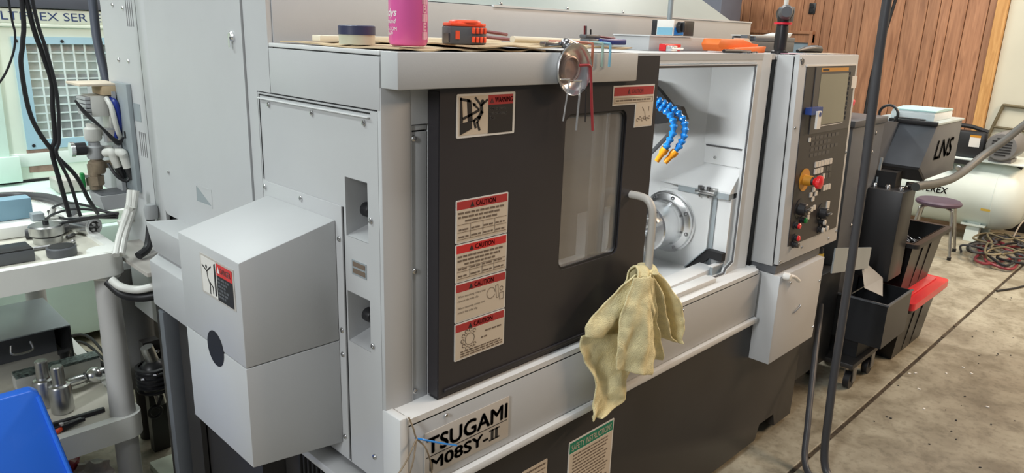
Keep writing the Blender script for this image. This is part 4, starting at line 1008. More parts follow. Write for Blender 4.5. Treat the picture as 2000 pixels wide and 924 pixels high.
# caliper case and brush on the cabinet top
cs = thing('caliper_case', 'flat dark grey instrument case with papers on the cabinet top', 'case', (2.0, 0.22, 1.575))
obj('body', B(1.80, 2.20, 0.20, 0.30, 1.5745, 1.612, bev=0.003), 'plastic_grey', cs)
obj('upper_lid', B(1.86, 2.20, 0.20, 0.30, 1.613, 1.630, bev=0.003), 'conveyor_grey', cs)
obj('jaw', B(1.775, 1.797, 0.19, 0.22, 1.5745, 1.634, bev=0.002), 'plastic_grey', cs)
tag(obj('paper_sheet', PR([(1.84, 1.631), (2.16, 1.631), (2.18, 1.648), (2.10, 1.637), (1.84, 1.634)], 'y', 0.205, 0.295), 'paper_white'), 'white curled papers lying on the dark instrument case', 'paper')
tag(obj('brush', TU([(1.90, 0.05, 1.583), (1.96, 0.05, 1.588), (2.04, 0.05, 1.590), (2.09, 0.05, 1.588)], 0.012, n=14, rad=lambda t: 0.006 + 0.010 * min(1, t * 1.6)), 'plastic_black'), 'black tapered grip lying on the control cabinet top', 'grip')
tag(obj('paper_slip', B(1.90, 2.14, -0.04, 0.03, 1.5760, 1.5772), 'label_cream'), 'cream paper slip on the control cabinet top', 'paper')
tag(obj('pink_slip', B(1.70, 1.80, -0.03, 0.02, 1.5745, 1.5757), 'pink_pale'), 'pale pink slip on the cabinet top by the probe', 'paper')

# ================================================================== TOWEL on the handle
from mathutils import noise as mnoise
def cloth_panel(rows, ny, folds, yoff):
    """rows: list of ((xl,zl),(xr,zr),y); folds: fn(s,t) -> y displacement"""
    nr = len(rows); L_ = [Vector((r[0][0], r[2], r[0][1])) for r in rows]; R2 = [Vector((r[1][0], r[2], r[1][1])) for r in rows]
    Lp = smooth_path(L_, 6); Rp = smooth_path(R2, 6); n = len(Lp)
    bm = bmesh.new(); g = []
    for i in range(n):
        row = []
        for j in range(ny + 1):
            s_ = j / ny; p = Lp[i].lerp(Rp[i], s_)
            t_ = i / (n - 1); nz = mnoise.noise(p * 22.0) * 0.010 + mnoise.noise(p * 55.0 + Vector((3, 1, 7))) * 0.004
            p = p + Vector((mnoise.noise(p * 30.0 + Vector((9, 2, 4))) * 0.004, yoff + folds(s_, t_) + nz * min(1, t_ * 3), 0)); row.append(bm.verts.new(p))
        g.append(row)
    for i in range(n - 1):
        for j in range(ny): bm.faces.new((g[i][j], g[i][j + 1], g[i + 1][j + 1], g[i + 1][j]))
    fs = bm.faces[:]
    bmesh.ops.recalc_face_normals(bm, faces=fs)
    return bm
sin, cos = math.sin, math.cos
pA = cloth_panel([((0.728, 1.008), (0.785, 1.000), -0.114), ((0.670, 0.978), (0.788, 0.945), -0.112), ((0.618, 0.942), (0.795, 0.880), -0.106), ((0.560, 0.902), (0.800, 0.830), -0.098), ((0.556, 0.868), (0.805, 0.795), -0.094)],
                 26, lambda s, t: 0.014 * sin(s * 8 + t * 3) * min(1, t * 1.5) + 0.010 * sin(s * 3.1) * t, 0.0)
pA2 = cloth_panel([((0.556, 0.868), (0.80, 0.82), -0.088), ((0.553, 0.832), (0.790, 0.76), -0.086), ((0.575, 0.782), (0.765, 0.69), -0.088), ((0.604, 0.722), (0.748, 0.645), -0.092), ((0.601, 0.660), (0.742, 0.618), -0.092), ((0.603, 0.610), (0.640, 0.602), -0.090)],
                  22, lambda s, t: 0.010 * sin(s * 6 + 1 - t * 3), 0.0)
pB = cloth_panel([((0.700, 1.008), (0.775, 1.004), -0.130), ((0.676, 0.960), (0.780, 0.940), -0.132), ((0.662, 0.930), (0.785, 0.905), -0.134), ((0.657, 0.866), (0.800, 0.826), -0.134), ((0.655, 0.808), (0.818, 0.760), -0.130), ((0.659, 0.752), (0.834, 0.686), -0.126)],
                 26, lambda s, t: 0.010 * sin(s * 6 + 0.6) * (0.3 + t) + 0.006 * sin(s * 15 + t * 4) * t - 0.012 * sin(s * PI), 0.0)
pB2 = cloth_panel([((0.775, 0.995), (0.800, 0.985), -0.126), ((0.785, 0.92), (0.822, 0.905), -0.124), ((0.80, 0.85), (0.850, 0.842), -0.118), ((0.81, 0.78), (0.888, 0.762), -0.112), ((0.822, 0.715), (0.910, 0.698), -0.110)],
                  16, lambda s, t: 0.010 * sin(s * 8 + 2) * t, 0.0)
pC = cloth_panel([((0.770, 1.004), (0.800, 1.008), -0.124), ((0.800, 0.960), (0.872, 0.962), -0.108), ((0.825, 0.905), (0.945, 0.900), -0.100), ((0.850, 0.850), (0.998, 0.838), -0.092), ((0.880, 0.800), (1.026, 0.786), -0.088), ((0.905, 0.775), (1.020, 0.752), -0.086), ((0.965, 0.742), (1.006, 0.724), -0.084)],
                 36, lambda s, t: 0.030 * sin(s * 13 + t * 2.5) * min(1, t * 2.5) - 0.02 * t * s, 0.0)
pD = cloth_panel([((0.785, 1.012), (0.82, 1.004), -0.096), ((0.86, 0.975), (0.905, 0.945), -0.088), ((0.93, 0.925), (0.965, 0.885), -0.082), ((0.985, 0.868), (1.010, 0.835), -0.078), ((1.015, 0.805), (1.034, 0.780), -0.076), ((1.022, 0.750), (1.036, 0.742), -0.078)],
                 10, lambda s, t: 0.014 * sin(s * 6), 0.0)
# top roll over the handle
pT = cloth_panel([((0.720, 1.000), (0.815, 0.992), -0.128), ((0.735, 1.018), (0.815, 1.012), -0.116), ((0.745, 1.020), (0.812, 1.016), -0.098), ((0.74, 1.0), (0.815, 0.99), -0.082), ((0.72, 0.95), (0.83, 0.94), -0.074), ((0.70, 0.90), (0.85, 0.88), -0.070)],
                 20, lambda s, t: 0.005 * sin(s * 12), 0.0)
tw = obj('hand_towel', join_bm(pA, pA2, pB, pB2, pC, pD, pT), 'towel', smooth=60)
tag(tw, 'rumpled yellow terry towel hanging from the door handle', 'towel')
so_ = tw.modifiers.new('solidify', 'SOLIDIFY'); so_.thickness = 0.005; so_.offset = 0
sd = tw.modifiers.new('subsurf', 'SUBSURF'); sd.levels = 1; sd.render_levels = 1
# blue and tan wires tied at the apron corner
wz = thing('wire_tie', 'blue and tan wires tied over the apron corner', 'wire', (0.05, -0.056, 0.75))
obj('blue_wire', TU([(0.034, -0.056, 0.772), (0.05, -0.066, 0.766), (0.10, -0.070, 0.738), (0.145, -0.066, 0.712)], 0.0022, n=8), 'coolant_blue', wz)
obj('tan_wire', TU([(0.020, -0.054, 0.826), (0.028, -0.058, 0.800), (0.036, -0.060, 0.772), (0.055, -0.066, 0.745), (0.070, -0.066, 0.70), (0.075, -0.064, 0.66)], 0.0020, n=8), 'brass_dirty', wz)
obj('tan_loop', TU([(0.036, -0.060, 0.772), (0.0, -0.075, 0.745), (-0.03, -0.075, 0.71), (-0.045, -0.07, 0.66), (-0.03, -0.075, 0.62)], 0.0020, n=8), 'brass_dirty', wz)
obj('tan_tail', TU([(0.036, -0.060, 0.772), (0.010, -0.080, 0.735), (-0.006, -0.080, 0.69), (-0.01, -0.078, 0.63)], 0.0020, n=8), 'brass_dirty', wz)
# ================================================================== RIGHT SIDE: chip conveyor, bins, stool, compressor
cv = thing('chip_conveyor', 'dark grey chip conveyor tower with embossed lettering on its head', 'conveyor', (2.9, 0.1, 0))
def cpart(n, b, m, **k): return obj(n, b, m, cv, **k)
hd = cpart('head', PR([(3.215, 1.238), (3.05, 1.046), (3.177, 0.972), (3.655, 0.972), (3.655, 1.238)], 'y', -0.12, 0.185, bev=0.004), 'conveyor_grey', label='angular dark grey conveyor head')
cpart('head_lid', B(3.205, 3.668, -0.125, 0.19, 1.239, 1.251, bev=0.002), 'conveyor_lid', label='pale lid of the conveyor head')
obj('lettering', textbm('LNS', (3.25, -0.1205, 1.064), (1, 0, 0), (0, 0, 1), 0.30, 0.095, thick=0.002, bold=0.02, shear=0.25), 'core_black', hd, smooth=0)
obj('black_underside', PR([(3.048, 1.046), (3.176, 0.971), (3.166, 0.962), (3.04, 1.036)], 'y', -0.119, 0.184), 'core_black', hd)
cpart('tower', PR([(2.62, 0.30), (2.95, 0.30), (2.95, 1.255), (2.55, 1.255)], 'y', 0.04, 0.42, bev=0.003), 'conveyor_grey')
cpart('tower_cap', B(2.54, 2.96, 0.03, 0.43, 1.256, 1.285, bev=0.003), 'plastic_grey')
cpart('tower_link', PR([(2.95, 1.26), (3.215, 1.238), (3.05, 1.046), (2.95, 0.60)], 'y', 0.05, 0.18), 'conveyor_grey')
cpart('edge_strip', PR([(2.92, 0.62), (2.935, 0.62), (2.985, 1.08), (2.97, 1.08)], 'y', 0.030, 0.039), 'plate_grey')
for x, z in ((2.85, 1.21), (2.84, 1.12), (2.72, 0.78)): screw((x, 0.0388, z), (0, -1, 0), 0.008, cv)
cb = cpart('motor_box', B(2.87, 3.06, -0.12, 0.20, 0.50, 0.945, bev=0.004), 'plastic_black', label='black box below the conveyor head')
cpart('motor_bracket', B(2.96, 3.05, -0.05, 0.15, 0.945, 1.02), 'core_black')
obj('plug', LA((3.06, -0.06, 0.82), (1, 0, 0), [(0.02, 0), (0.02, 0.02), (0.012, 0.03), (0.012, 0.045), (0, 0.045)], n=14), 'plastic_black', cb)
cpart('power_lead', TU([(3.0, -0.10, 0.955), (3.05, -0.16, 0.98), (3.12, -0.15, 0.955), (3.06, -0.08, 0.96)], 0.010, n=8), 'rubber_black')
for yy in (-0.09, -0.03, 0.03): obj('gland', LA((2.93, yy, 0.945), (0, 0, 1), [(0.012, 0), (0.012, 0.012), (0.008, 0.018), (0, 0.018)], n=12), 'chrome', cb)
# eye bolt on the lid edge
ringp = [(3.17, 0.10 + 0.045 * cos(t), 1.275 + 0.045 * sin(t)) for t in [2 * PI * i / 16 for i in range(17)]]
cpart('lifting_ring', TU(ringp, 0.007, n=8, k=2), 'plastic_black')
cpart('lid_edge', B(3.19, 3.206, -0.126, 0.10, 1.236, 1.256, bev=0.002), 'rubber_black')
# pale chute plate between machine and conveyor
cpart('chute_plate', PL([(2.18, 0.80), (2.62, 0.72), (2.62, 0.62), (2.18, 0.69)], [], 'y', -0.10, -0.094), 'plate_grey', smooth=0)
chs = bmesh.new()
for q_ in [((2.52, -0.13, 0.555), (2.70, -0.16, 0.480), (2.86, -0.10, 0.520), (2.62, -0.06, 0.66))]:
    vv = [chs.verts.new(p) for p in q_]; chs.faces.new(vv)
bmesh.ops.solidify(chs, geom=chs.faces[:], thickness=0.004)
cpart('chute_flap', chs, 'paint_white', smooth=0, label='pale triangular chute flap')
cpart('trough_housing', B(2.27, 2.64, 0.02, 0.42, 0.12, 0.60, bev=0.004), 'bin_steel')
# notebook stack and papers on lid
tag(obj('paper_stack', join_bm(B(3.27, 3.58, -0.085, 0.12, 1.2512, 1.285, bev=0.003), B(3.28, 3.59, -0.080, 0.12, 1.2852, 1.292)), 'paper_white'), 'thick white paper stack on the conveyor head', 'papers')
tag(obj('notebook', PR([(3.28, 1.2922), (3.585, 1.2922), (3.585, 1.300), (3.43, 1.307), (3.28, 1.300)], 'y', -0.085, 0.115, bev=0.002), 'paper_teal'), 'teal covered notebook on top of the white papers', 'notebook')
tag(obj('pen', CY((3.22, -0.06, 1.2575), (3.24, 0.09, 1.2575), 0.006, n=10), 'plastic_black'), 'black rod along the near edge of the conveyor lid', 'pen')
# red-lidded tub on the tower
tb = thing('plastic_tub', 'clear tub with red lid standing on the conveyor tower', 'tub', (2.69, 0.20, 1.2855))
obj('body', LA((2.69, 0.20, 1.2856), (0, 0, 1), [(0, 0), (0.080, 0), (0.090, 0.055), (0, 0.055)], n=28), 'tub_clear', tb)
obj('lid', LA((2.69, 0.20, 1.3410), (0, 0, 1), [(0.0, 0), (0.094, 0), (0.096, 0.018), (0.088, 0.026), (0, 0.026)], n=28), 'red_tub', tb)

# open chip bin on a dolly
cbn = thing('chip_bin', 'open dark sheet-steel chip bin before the black totes', 'bin', (2.82, -0.05, 0.143))
bb = bmesh.new()
box(bb, 2.65, 2.99, -0.205, -0.200, 0.24, 0.455); box(bb, 2.65, 2.99, 0.095, 0.10, 0.24, 0.455); box(bb, 2.65, 2.655, -0.2, 0.095, 0.24, 0.455); box(bb, 2.985, 2.99, -0.2, 0.095, 0.24, 0.455); box(bb, 2.655, 2.985, -0.2, 0.095, 0.24, 0.246)
obj('shell', bb, 'bin_steel', cbn, smooth=0)
obj('rim', join_bm(B(2.645, 2.995, -0.210, -0.200, 0.452, 0.460), B(2.645, 2.655, -0.2, 0.1, 0.452, 0.460)), 'conveyor_grey', cbn)
obj('pedestal', B(2.70, 2.93, -0.09, 0.09, 0.141, 0.2398), 'core_black', cbn)
obj('handle', CY((2.70, -0.02, 0.452), (2.93, -0.02, 0.452), 0.004), 'steel', cbn)
dl = thing('dolly', 'low black wheeled dolly under the chip bin', 'dolly', (2.78, 0.0, 0))
obj('deck', B(2.60, 2.94, -0.115, 0.13, 0.115, 0.14, bev=0.004), 'base_black', dl)
for x, yy in ((2.65, -0.09), (2.89, -0.09), (2.65, 0.10), (2.89, 0.10)):
    c_ = obj('caster_wheel', CY((x, yy - 0.014, 0.042), (x, yy + 0.014, 0.042), 0.042, n=22), 'rubber_black', dl)
    obj('caster_fork', join_bm(B(x - 0.012, x + 0.03, yy - 0.022, yy - 0.017, 0.035, 0.114), B(x - 0.012, x + 0.03, yy + 0.017, yy + 0.022, 0.035, 0.114)), 'steel_dark', c_)

# two stacked black totes, the lower with a red lid
def tote(x0, x1, y0, y1, z0, z1, tp, label, name='storage_tote', lid=False, open_=True):
    t = thing(name, label, 'tote', ((x0 + x1) / 2, (y0 + y1) / 2, z0), 'stacked black totes')
    bm = bmesh.new()
    def ring(z, d, th=0.0): return [bm.verts.new(p) for p in ((x0 + d + th, y0 + d + th, z), (x1 - d - th, y0 + d + th, z), (x1 - d - th, y1 - d - th, z), (x0 + d + th, y1 - d - th, z))]
    a = ring(z0, tp); b = ring(z1, 0); c = ring(z1, 0, 0.006); d = ring(z0 + 0.006, tp, 0.006)
    for r1, r2 in ((a, b), (b, c), (c, d)):
        for i in range(4): bm.faces.new((r1[i], r1[(i + 1) % 4], r2[(i + 1) % 4], r2[i]))
    bm.faces.new(a[::-1]); bm.faces.new(d)
    obj('shell', bm, 'tote_black', t, smooth=0)
    rim = bmesh.new(); plate(rim, rrect(x0 - 0.03, x1 + 0.03, y0 - 0.03, y1 + 0.03, 0.03, 4), [rrect(x0 + 0.004, x1 - 0.004, y0 + 0.004, y1 - 0.004, 0.02, 4)], 'z', z1 - 0.022, z1)
    obj('rim', rim, 'plastic_black', t, smooth=40)
    for k in range(2):
        x = x0 + 0.20 + k * (x1 - x0 - 0.40)
        q_ = bmesh.new(); prism(q_, [(y0 + tp - 0.003, z0 + 0.01), (y0 + tp + 0.004, z0 + 0.01), (y0 + 0.004, z1 - 0.024), (y0 - 0.003, z1 - 0.024)], 'x', x - 0.012, x + 0.012)
        obj('rib', q_, 'tote_black', t, smooth=0)
    return t
t1 = tote(3.12, 3.66, -0.16, 0.24, 0.0005, 0.315, 0.035, 'lower black tote with red lid, standing on the floor')
lidb = PL(rrect(3.075, 3.705, -0.205, 0.285, 0.04, 5), [], 'z', 0.3155, 0.352)
obj('lid', join_bm(lidb, B(3.13, 3.65, -0.15, 0.23, 0.3525, 0.362, bev=0.003)), 'tote_red', t1, label='red tote lid')
t2 = tote(3.12, 3.66, -0.14, 0.24, 0.3628, 0.655, 0.035, 'upper open black tote holding metal swarf')
swf = bmesh.new()
rnd = random.Random(3)
for k in range(60):
    x = rnd.uniform(3.19, 3.58); yy = rnd.uniform(-0.07, 0.16); z = 0.53 + rnd.uniform(0, 0.06); r = rnd.uniform(0.008, 0.022)
    tube(swf, [(x + r * cos(t + k), yy + r * sin(t * 1.3 + k), z + t * 0.006) for t in range(6)], 0.0022, n=4, k=2)
box(swf, 3.172, 3.608, -0.088, 0.188, 0.41, 0.53)
so = obj('metal_swarf', swf, 'steel_dark', smooth=0); tag(so, 'curly metal swarf filling the upper black tote', 'swarf'); so['kind'] = 'stuff'

# stool
sto = thing('stool', 'round stool with dark purple seat and grey tube legs', 'stool', (5.62, 0.39, 0))
obj('seat', LA((5.62, 0.39, 0.395), (0, 0, 1), [(0, 0), (0.150, 0), (0.165, 0.012), (0.165, 0.026), (0.150, 0.040), (0, 0.042)], n=32), 'stool_purple', sto)
for k in range(4):
    t = math.radians(45 + 90 * k + 8); a = (5.62 + 0.10 * cos(t), 0.39 + 0.10 * sin(t)); b = (5.62 + 0.155 * cos(t), 0.39 + 0.155 * sin(t)); c_ = (5.62 + 0.225 * cos(t), 0.39 + 0.225 * sin(t))
    lg = obj('leg', TU([(a[0], a[1], 0.388), (b[0], b[1], 0.375), (b[0] + 0.01 * cos(t), b[1] + 0.01 * sin(t), 0.33), (c_[0], c_[1], 0.02)], 0.011, n=10), 'steel', sto)
    obj('foot', LA((c_[0], c_[1], 0), (0, 0, 1), [(0, 0), (0.015, 0), (0.015, 0.025), (0, 0.025)], n=12), 'rubber_black', lg)

# air compressor
ac = thing('air_compressor', 'cream horizontal tank air compressor by the far wall', 'compressor', (6.52, 0.5, 0))
def ap(n, b, m, **k): return obj(n, b, m, ac, **k)
tk = ap('tank', LA((6.52, 0.02, 0.40), (0, 1, 0), [(0, -0.11), (0.10, -0.10), (0.20, -0.065), (0.27, -0.01), (0.30, 0.06), (0.31, 0.12), (0.31, 1.10), (0.27, 1.22), (0.15, 1.30), (0, 1.32)], n=48), 'tank_cream')
obj('lettering', textbm('POWEREX', (6.2085, 0.82, 0.385), (0, -1, 0), (0, 0, 1), 0.34, 0.055, thick=0.002, bold=0.015, shear=0.15), 'core_black', tk, smooth=0)
lbq = B(6.224, 6.2275, 0.145, 0.215, 0.29, 0.325); obj('yellow_label', lbq, 'yellow_brass', tk)
obj('seam_band', LA((6.52, 0.14, 0.40), (0, 1, 0), [(0.3105, 0), (0.3125, 0.004), (0.3105, 0.008)], n=48), 'tank_cream', tk)
for yy in (0.26, 0.98):
    for s_ in (-1, 1):
        ap('foot', PR([(6.52 + s_ * 0.12, 0.14), (6.52 + s_ * 0.20, 0.17), (6.52 + s_ * 0.25, 0.0), (6.52 + s_ * 0.19, 0.0)], 'y', yy - 0.05, yy + 0.05, bev=0.003), 'tank_cream')
    ap('foot_plate', B(6.28, 6.42, yy - 0.09, yy + 0.09, 0.135, 0.150), 'tank_cream')
ap('top_plate', B(6.24, 6.80, -0.02, 1.1, 0.690, 0.704, bev=0.003), 'tank_cream')
ap('plate_saddle', B(6.40, 6.64, 0.02, 0.98, 0.64, 0.690), 'core_black')
mo = ap('motor', LA((6.22, 0.16, 0.835), (1, 0, 0), [(0, -0.01), (0.105, -0.01), (0.118, 0.015), (0.118, 0.30), (0, 0.30)], n=32), 'motor_grey')
for k in range(7): obj('fan_slot', B(6.206, 6.2095, 0.09 if abs(k - 3) < 3 else 0.12, 0.23 if abs(k - 3) < 3 else 0.20, 0.765 + k * 0.022, 0.775 + k * 0.022), 'core_black', mo)
obj('motor_foot', B(6.25, 6.45, 0.08, 0.24, 0.7045, 0.735), 'motor_grey', mo)
bg_ = ap('belt_guard', B(6.30, 6.40, 0.30, 0.56, 0.7045, 0.93, bev=0.02), 'plastic_black')
obj('notice', B(6.296, 6.2995, 0.335, 0.415, 0.80, 0.88), 'label_white', bg_); obj('notice_head', B(6.296, 6.2995, 0.335, 0.415, 0.8805, 0.90), 'yellow_plastic', bg_)
ap('belt', TU([(6.35, 0.30, 0.93), (6.35, 0.45, 0.965), (6.35, 0.60, 0.955), (6.35, 0.66, 0.90)], 0.018, n=8), 'rubber_black')
pm = ap('pump', LA((6.42, 0.68, 0.7045), (0, 0, 1), [(0, 0), (0.09, 0), (0.09, 0.06), (0.07, 0.07), (0.075, 0.15), (0.05, 0.20), (0, 0.20)], n=24), 'paint_white')
for k in range(4): obj('fin', LA((6.42, 0.68, 0.79 + k * 0.025), (0, 0, 1), [(0.07, 0), (0.085, 0.002), (0.085, 0.006), (0.07, 0.008)], n=24), 'steel', pm)
ap('saddle_cutout', B(6.228, 6.242, 0.33, 0.60, 0.655, 0.690), 'core_black')
for yy in (0.44, 0.50):
    g_ = ap('gauge', LA((6.25, yy, 0.62), (-1, 0, 0), [(0.022, 0), (0.022, 0.02), (0.018, 0.022), (0, 0.022)], n=18), 'steel')
    obj('valve_stem', CY((6.25, yy, 0.59), (6.25, yy, 0.62), 0.008), 'brass_dirty', g_)
ap('end_fitting', LA((6.40, -0.06, 0.38), (0, -1, 0), [(0.02, 0), (0.02, 0.03), (0.012, 0.03), (0.012, 0.06), (0, 0.06)], n=12), 'label_white')
ap('drain_hose', TU([(6.40, -0.11, 0.38), (6.40, -0.12, 0.30), (6.38, -0.06, 0.20), (6.36, -0.02, 0.02)], 0.006, n=8), 'label_cream')
# pipe loop on the cream wall
pl = tag(obj('wall_pipe', join_bm(TU([(7.19, 0.47, 0.80), (7.19, 0.405, 1.08), (7.19, 0.395, 1.103), (7.19, 0.36, 1.108), (7.19, 0.0, 1.09), (7.19, -0.6, 1.08)], 0.014, n=10, k=4), TU([(7.19, 0.44, 0.905), (7.19, 0.0, 0.885), (7.19, -0.6, 0.87)], 0.012, n=10, k=4)), 'pipe_brown'), 'dirty brown pipe loop on the cream wall', 'pipe')
tag(obj('wall_skirting_box', B(7.0, 7.2, -1.2, 0.45, 0.0, 0.14, bev=0.004), 'core_black'), 'dark low ledge along the cream wall foot', 'ledge')
# hose tangle on the floor
hz = [('red', 'maroon', 0.011), ('black', 'rubber_black', 0.010), ('grey', 'grey_hose', 0.009), ('brown', 'pipe_brown', 0.008)]
for k, (nm, m_, r) in enumerate(hz):
    rnd = random.Random(20 + k); pts = []
    for i in range(22):
        t = i * 0.62 + k; rad = 0.25 + 0.11 * sin(i * 1.7 + k)
        pts.append((5.93 + rad * 1.35 * cos(t) + k * 0.02, -0.06 + rad * 0.72 * sin(t) + rnd.uniform(-.03, .03), r + 0.012 + k * 0.026 + 0.012 * (i % 2)))
    pts = [(pts[0][0], pts[0][1], r + 0.001)] + pts
    tag(obj('air_hose', TU(pts, r, n=8, k=5), m_), nm + ' hose in the tangled coil on the floor', 'hose', 'hoses tangled on the floor')
tag(obj('floor_cable', TU([(6.36, 0.10, 0.008), (6.2, -0.2, 0.008), (5.9, -0.5, 0.008), (5.2, -0.35, 0.008), (4.9, -0.24, 0.008)], 0.007, n=8), 'rubber_black'), 'thin black cable trailing from the hose coil', 'cable')
# grey flexible conduit in front of the compressor
tag(obj('flexible_conduit', TU([(2.93, -0.150, 0.972), (3.00, -0.160, 0.972), (3.131, -0.168, 0.963), (3.395, -0.170, 0.952), (3.55, -0.170, 0.956), (3.716, -0.172, 0.974), (3.886, -0.20, 1.037), (3.999, -0.26, 1.115), (4.104, -0.32, 1.206), (4.30, -0.44, 1.37)], 0.021, n=12), 'grey_conduit'), 'grey flexible conduit rising from the conveyor to the right', 'conduit')
# hoses hanging from above in front of the machine's right end
tag(obj('hanging_hose', TU([(1.60, -0.62, 0.016), (1.74, -0.44, 0.016), (1.822, -0.318, 0.030), (1.797, -0.305, 0.29), (1.779, -0.305, 0.59), (1.768, -0.305, 0.90), (1.748, -0.305, 1.21), (1.718, -0.305, 1.47), (1.700, -0.305, 1.68), (1.69, -0.305, 2.2), (1.69, -0.305, 3.2)], 0.0150, n=12), 'grey_hose'), 'thick black hose hanging from above to the floor', 'hose')
tag(obj('hanging_hose', TU([(1.56, -0.56, 0.0135), (1.68, -0.39, 0.0135), (1.785, -0.258, 0.022), (1.899, -0.20, 0.137), (2.062, -0.13, 0.283), (2.183, -0.08, 0.394), (2.234, -0.06, 0.445), (2.26, -0.045, 0.52)], 0.0125, n=12), 'grey_hose'), 'thinner grey hose dropping to the floor beside the machine base', 'hose')
tag(obj('wall_cable', TU([(7.05, 1.32, 3.4), (7.05, 1.40, 2.4), (7.05, 1.46, 1.9), (7.05, 1.52, 1.5), (7.05, 1.55, 1.2), (7.05, 1.55, 0.0)], 0.016, n=8), 'plastic_black'), 'dark cable hanging in front of the wood panelling', 'cable')
dk = thing('dark_cabinet', 'dark blue-grey object high behind the machine hood', 'cabinet', (6.0, 3.2, 0))
obj('body', B(5.8, 6.2, 2.60, 3.6, 0.0, 2.6, bev=0.01), 'mazak_dark', dk)
obj('top_trim', B(5.78, 6.22, 2.58, 3.62, 2.6, 2.64, bev=0.01), 'plastic_grey', dk)

# chips scattered on the floor
fb = bmesh.new(); rnd = random.Random(9)
for k in range(38):
    x = rnd.uniform(2.2, 5.5); yy = rnd.gauss(-0.45, 0.28)
    if yy > -0.24: yy = -0.24 - rnd.random() * 0.3
    s_ = rnd.uniform(0.002, 0.0055)
    r_ = rnd.random() * 3; a = bmesh.new(); box(a, x - s_, x + s_, yy - s_ * .6, yy + s_ * .6, 0.0002, 0.002 + s_ * .3); rot(a, (x, yy, 0), 'Z', r_ * 60)
    me = bpy.data.meshes.new('x'); a.to_mesh(me); a.free(); fb.from_mesh(me); bpy.data.meshes.remove(me)
fo = obj('floor_chips', fb, 'core_black', smooth=0); tag(fo, 'dark metal chips scattered over the concrete', 'chips'); fo['kind'] = 'stuff'
fb = bmesh.new()
for (x, yy) in ((3.05, -0.25), (3.08, -0.27), (3.35, -0.42), (3.3, -0.47), (3.2, -0.38), (2.95, -0.62), (2.7, -0.42), (2.9, -0.34)):
    a = bmesh.new(); box(a, x - .007, x + .007, yy - .004, yy + .004, 0.0002, 0.003); rot(a, (x, yy, 0), 'Z', x * 400)
    me = bpy.data.meshes.new('x'); a.to_mesh(me); a.free(); fb.from_mesh(me); bpy.data.meshes.remove(me)
fo = obj('paint_flakes', fb, 'label_white', smooth=0); tag(fo, 'white flakes lying on the concrete', 'flakes'); fo['kind'] = 'stuff'
# ================================================================== LEFT SIDE: other machine, air unit, cables, cart
mz = thing('old_lathe', 'cream green machine with barred blue-framed window behind', 'machine', (0.5, 3.7, 0))
def mp(n, b, m, **k): return obj(n, b, m, mz, **k)
MY = 3.40
win = [(0.165, 0.975), (0.555, 0.975), (0.555, 1.475), (0.165, 1.475)]
mp('front_sheet', PL([(-1.6, 0.765), (1.6, 0.765), (1.6, 1.575), (-1.6, 1.575)], [win], 'y', MY, MY + 0.02), 'mazak_cream', smooth=0)
mp('upper_band', B(-1.6, 1.6, MY - 0.012, MY + 0.02, 1.577, 1.652, bev=0.006), 'mazak_cream')
mp('band_step', B(-1.6, 1.6, MY - 0.016, MY, 1.560, 1.577, bev=0.003), 'mazak_cream')
mp('top_bar', B(-1.6, 1.6, MY - 0.03, MY + 0.3, 1.656, 1.80, bev=0.006), 'mazak_dark')
for s_, x, w_ in (('MU', -0.024, 0.086), ('LTIFLEX SER', 0.075, 0.395), ('IES', 0.484, 0.092)):
    mp('lettering', textbm(s_, (x, MY - 0.0125, 1.594), (1, 0, 0), (0, 0, 1), w_, 0.042, thick=0.001), 'ink_blue', smooth=0)
wf = mp('window_frame', PL([(0.105, 0.925), (0.615, 0.925), (0.615, 1.512), (0.105, 1.512)], [win], 'y', MY - 0.010, MY), 'mazak_blue', smooth=0)
for x, z in ((0.125, 1.49), (0.335, 1.49), (0.127, 1.22), (0.135, 0.945), (0.5, 1.49)): obj('screw', LA((x, MY - 0.010, z), (0, -1, 0), [(0.009, 0), (0.008, 0.004), (0, 0.005)], n=10), 'plastic_black', wf)
ncol, nrow = 7, 11
for i in range(1, ncol): 
    x = 0.165 + 0.39 * i / ncol; obj('vertical_bar', B(x - 0.004, x + 0.004, MY + 0.002, MY + 0.008, 0.975, 1.475), 'grid_metal', wf)
for i in range(1, nrow):
    z = 0.975 + 0.50 * i / nrow; obj('cross_bar', B(0.165, 0.555, MY + 0.0085, MY + 0.014, z - 0.0038, z + 0.0038), 'grid_metal', wf)
obj('pane', B(0.160, 0.560, MY + 0.021, MY + 0.025, 0.97, 1.48), 'glass_clear', wf)
mp('inside_back', B(-0.2, 0.9, MY + 0.22, MY + 0.24, 0.78, 1.56), 'mazak_inside')
mp('inside_shelf', B(0.10, 0.6, MY + 0.05, MY + 0.2, 1.20, 1.24), 'grid_metal')
mp('inside_block', B(0.165, 0.285, MY + 0.06, MY + 0.2, 0.97, 1.36), 'mazak_cream')
mp('inside_panel', B(0.12, 0.60, MY + 0.10, MY + 0.2, 1.31, 1.44), 'mazak_green')
mp('inside_top', B(0.10, 0.6, MY + 0.05, MY + 0.2, 1.44, 1.53), 'mazak_rust')
mp('left_post', PR([(-0.05, 0.77), (0.015, 0.77), (0.03, 1.54), (-0.05, 1.54)], 'y', MY - 0.02, MY - 0.0002), 'mazak_green')
mp('foot_plate', B(-0.06, 0.055, MY - 0.05, MY - 0.02, 0.765, 0.90, bev=0.004), 'mazak_green')
mp('rust_patch', B(0.10, 0.215, MY - 0.003, MY - 0.0002, 0.80, 0.925), 'mazak_rust')
mp('lower_rail', B(-1.6, 1.6, MY - 0.01, MY + 0.02, 0.835, 0.905, bev=0.004), 'tank_cream')
mp('dark_joint', B(-1.6, 1.6, MY - 0.004, MY + 0.02, 0.752, 0.765), 'core_black')
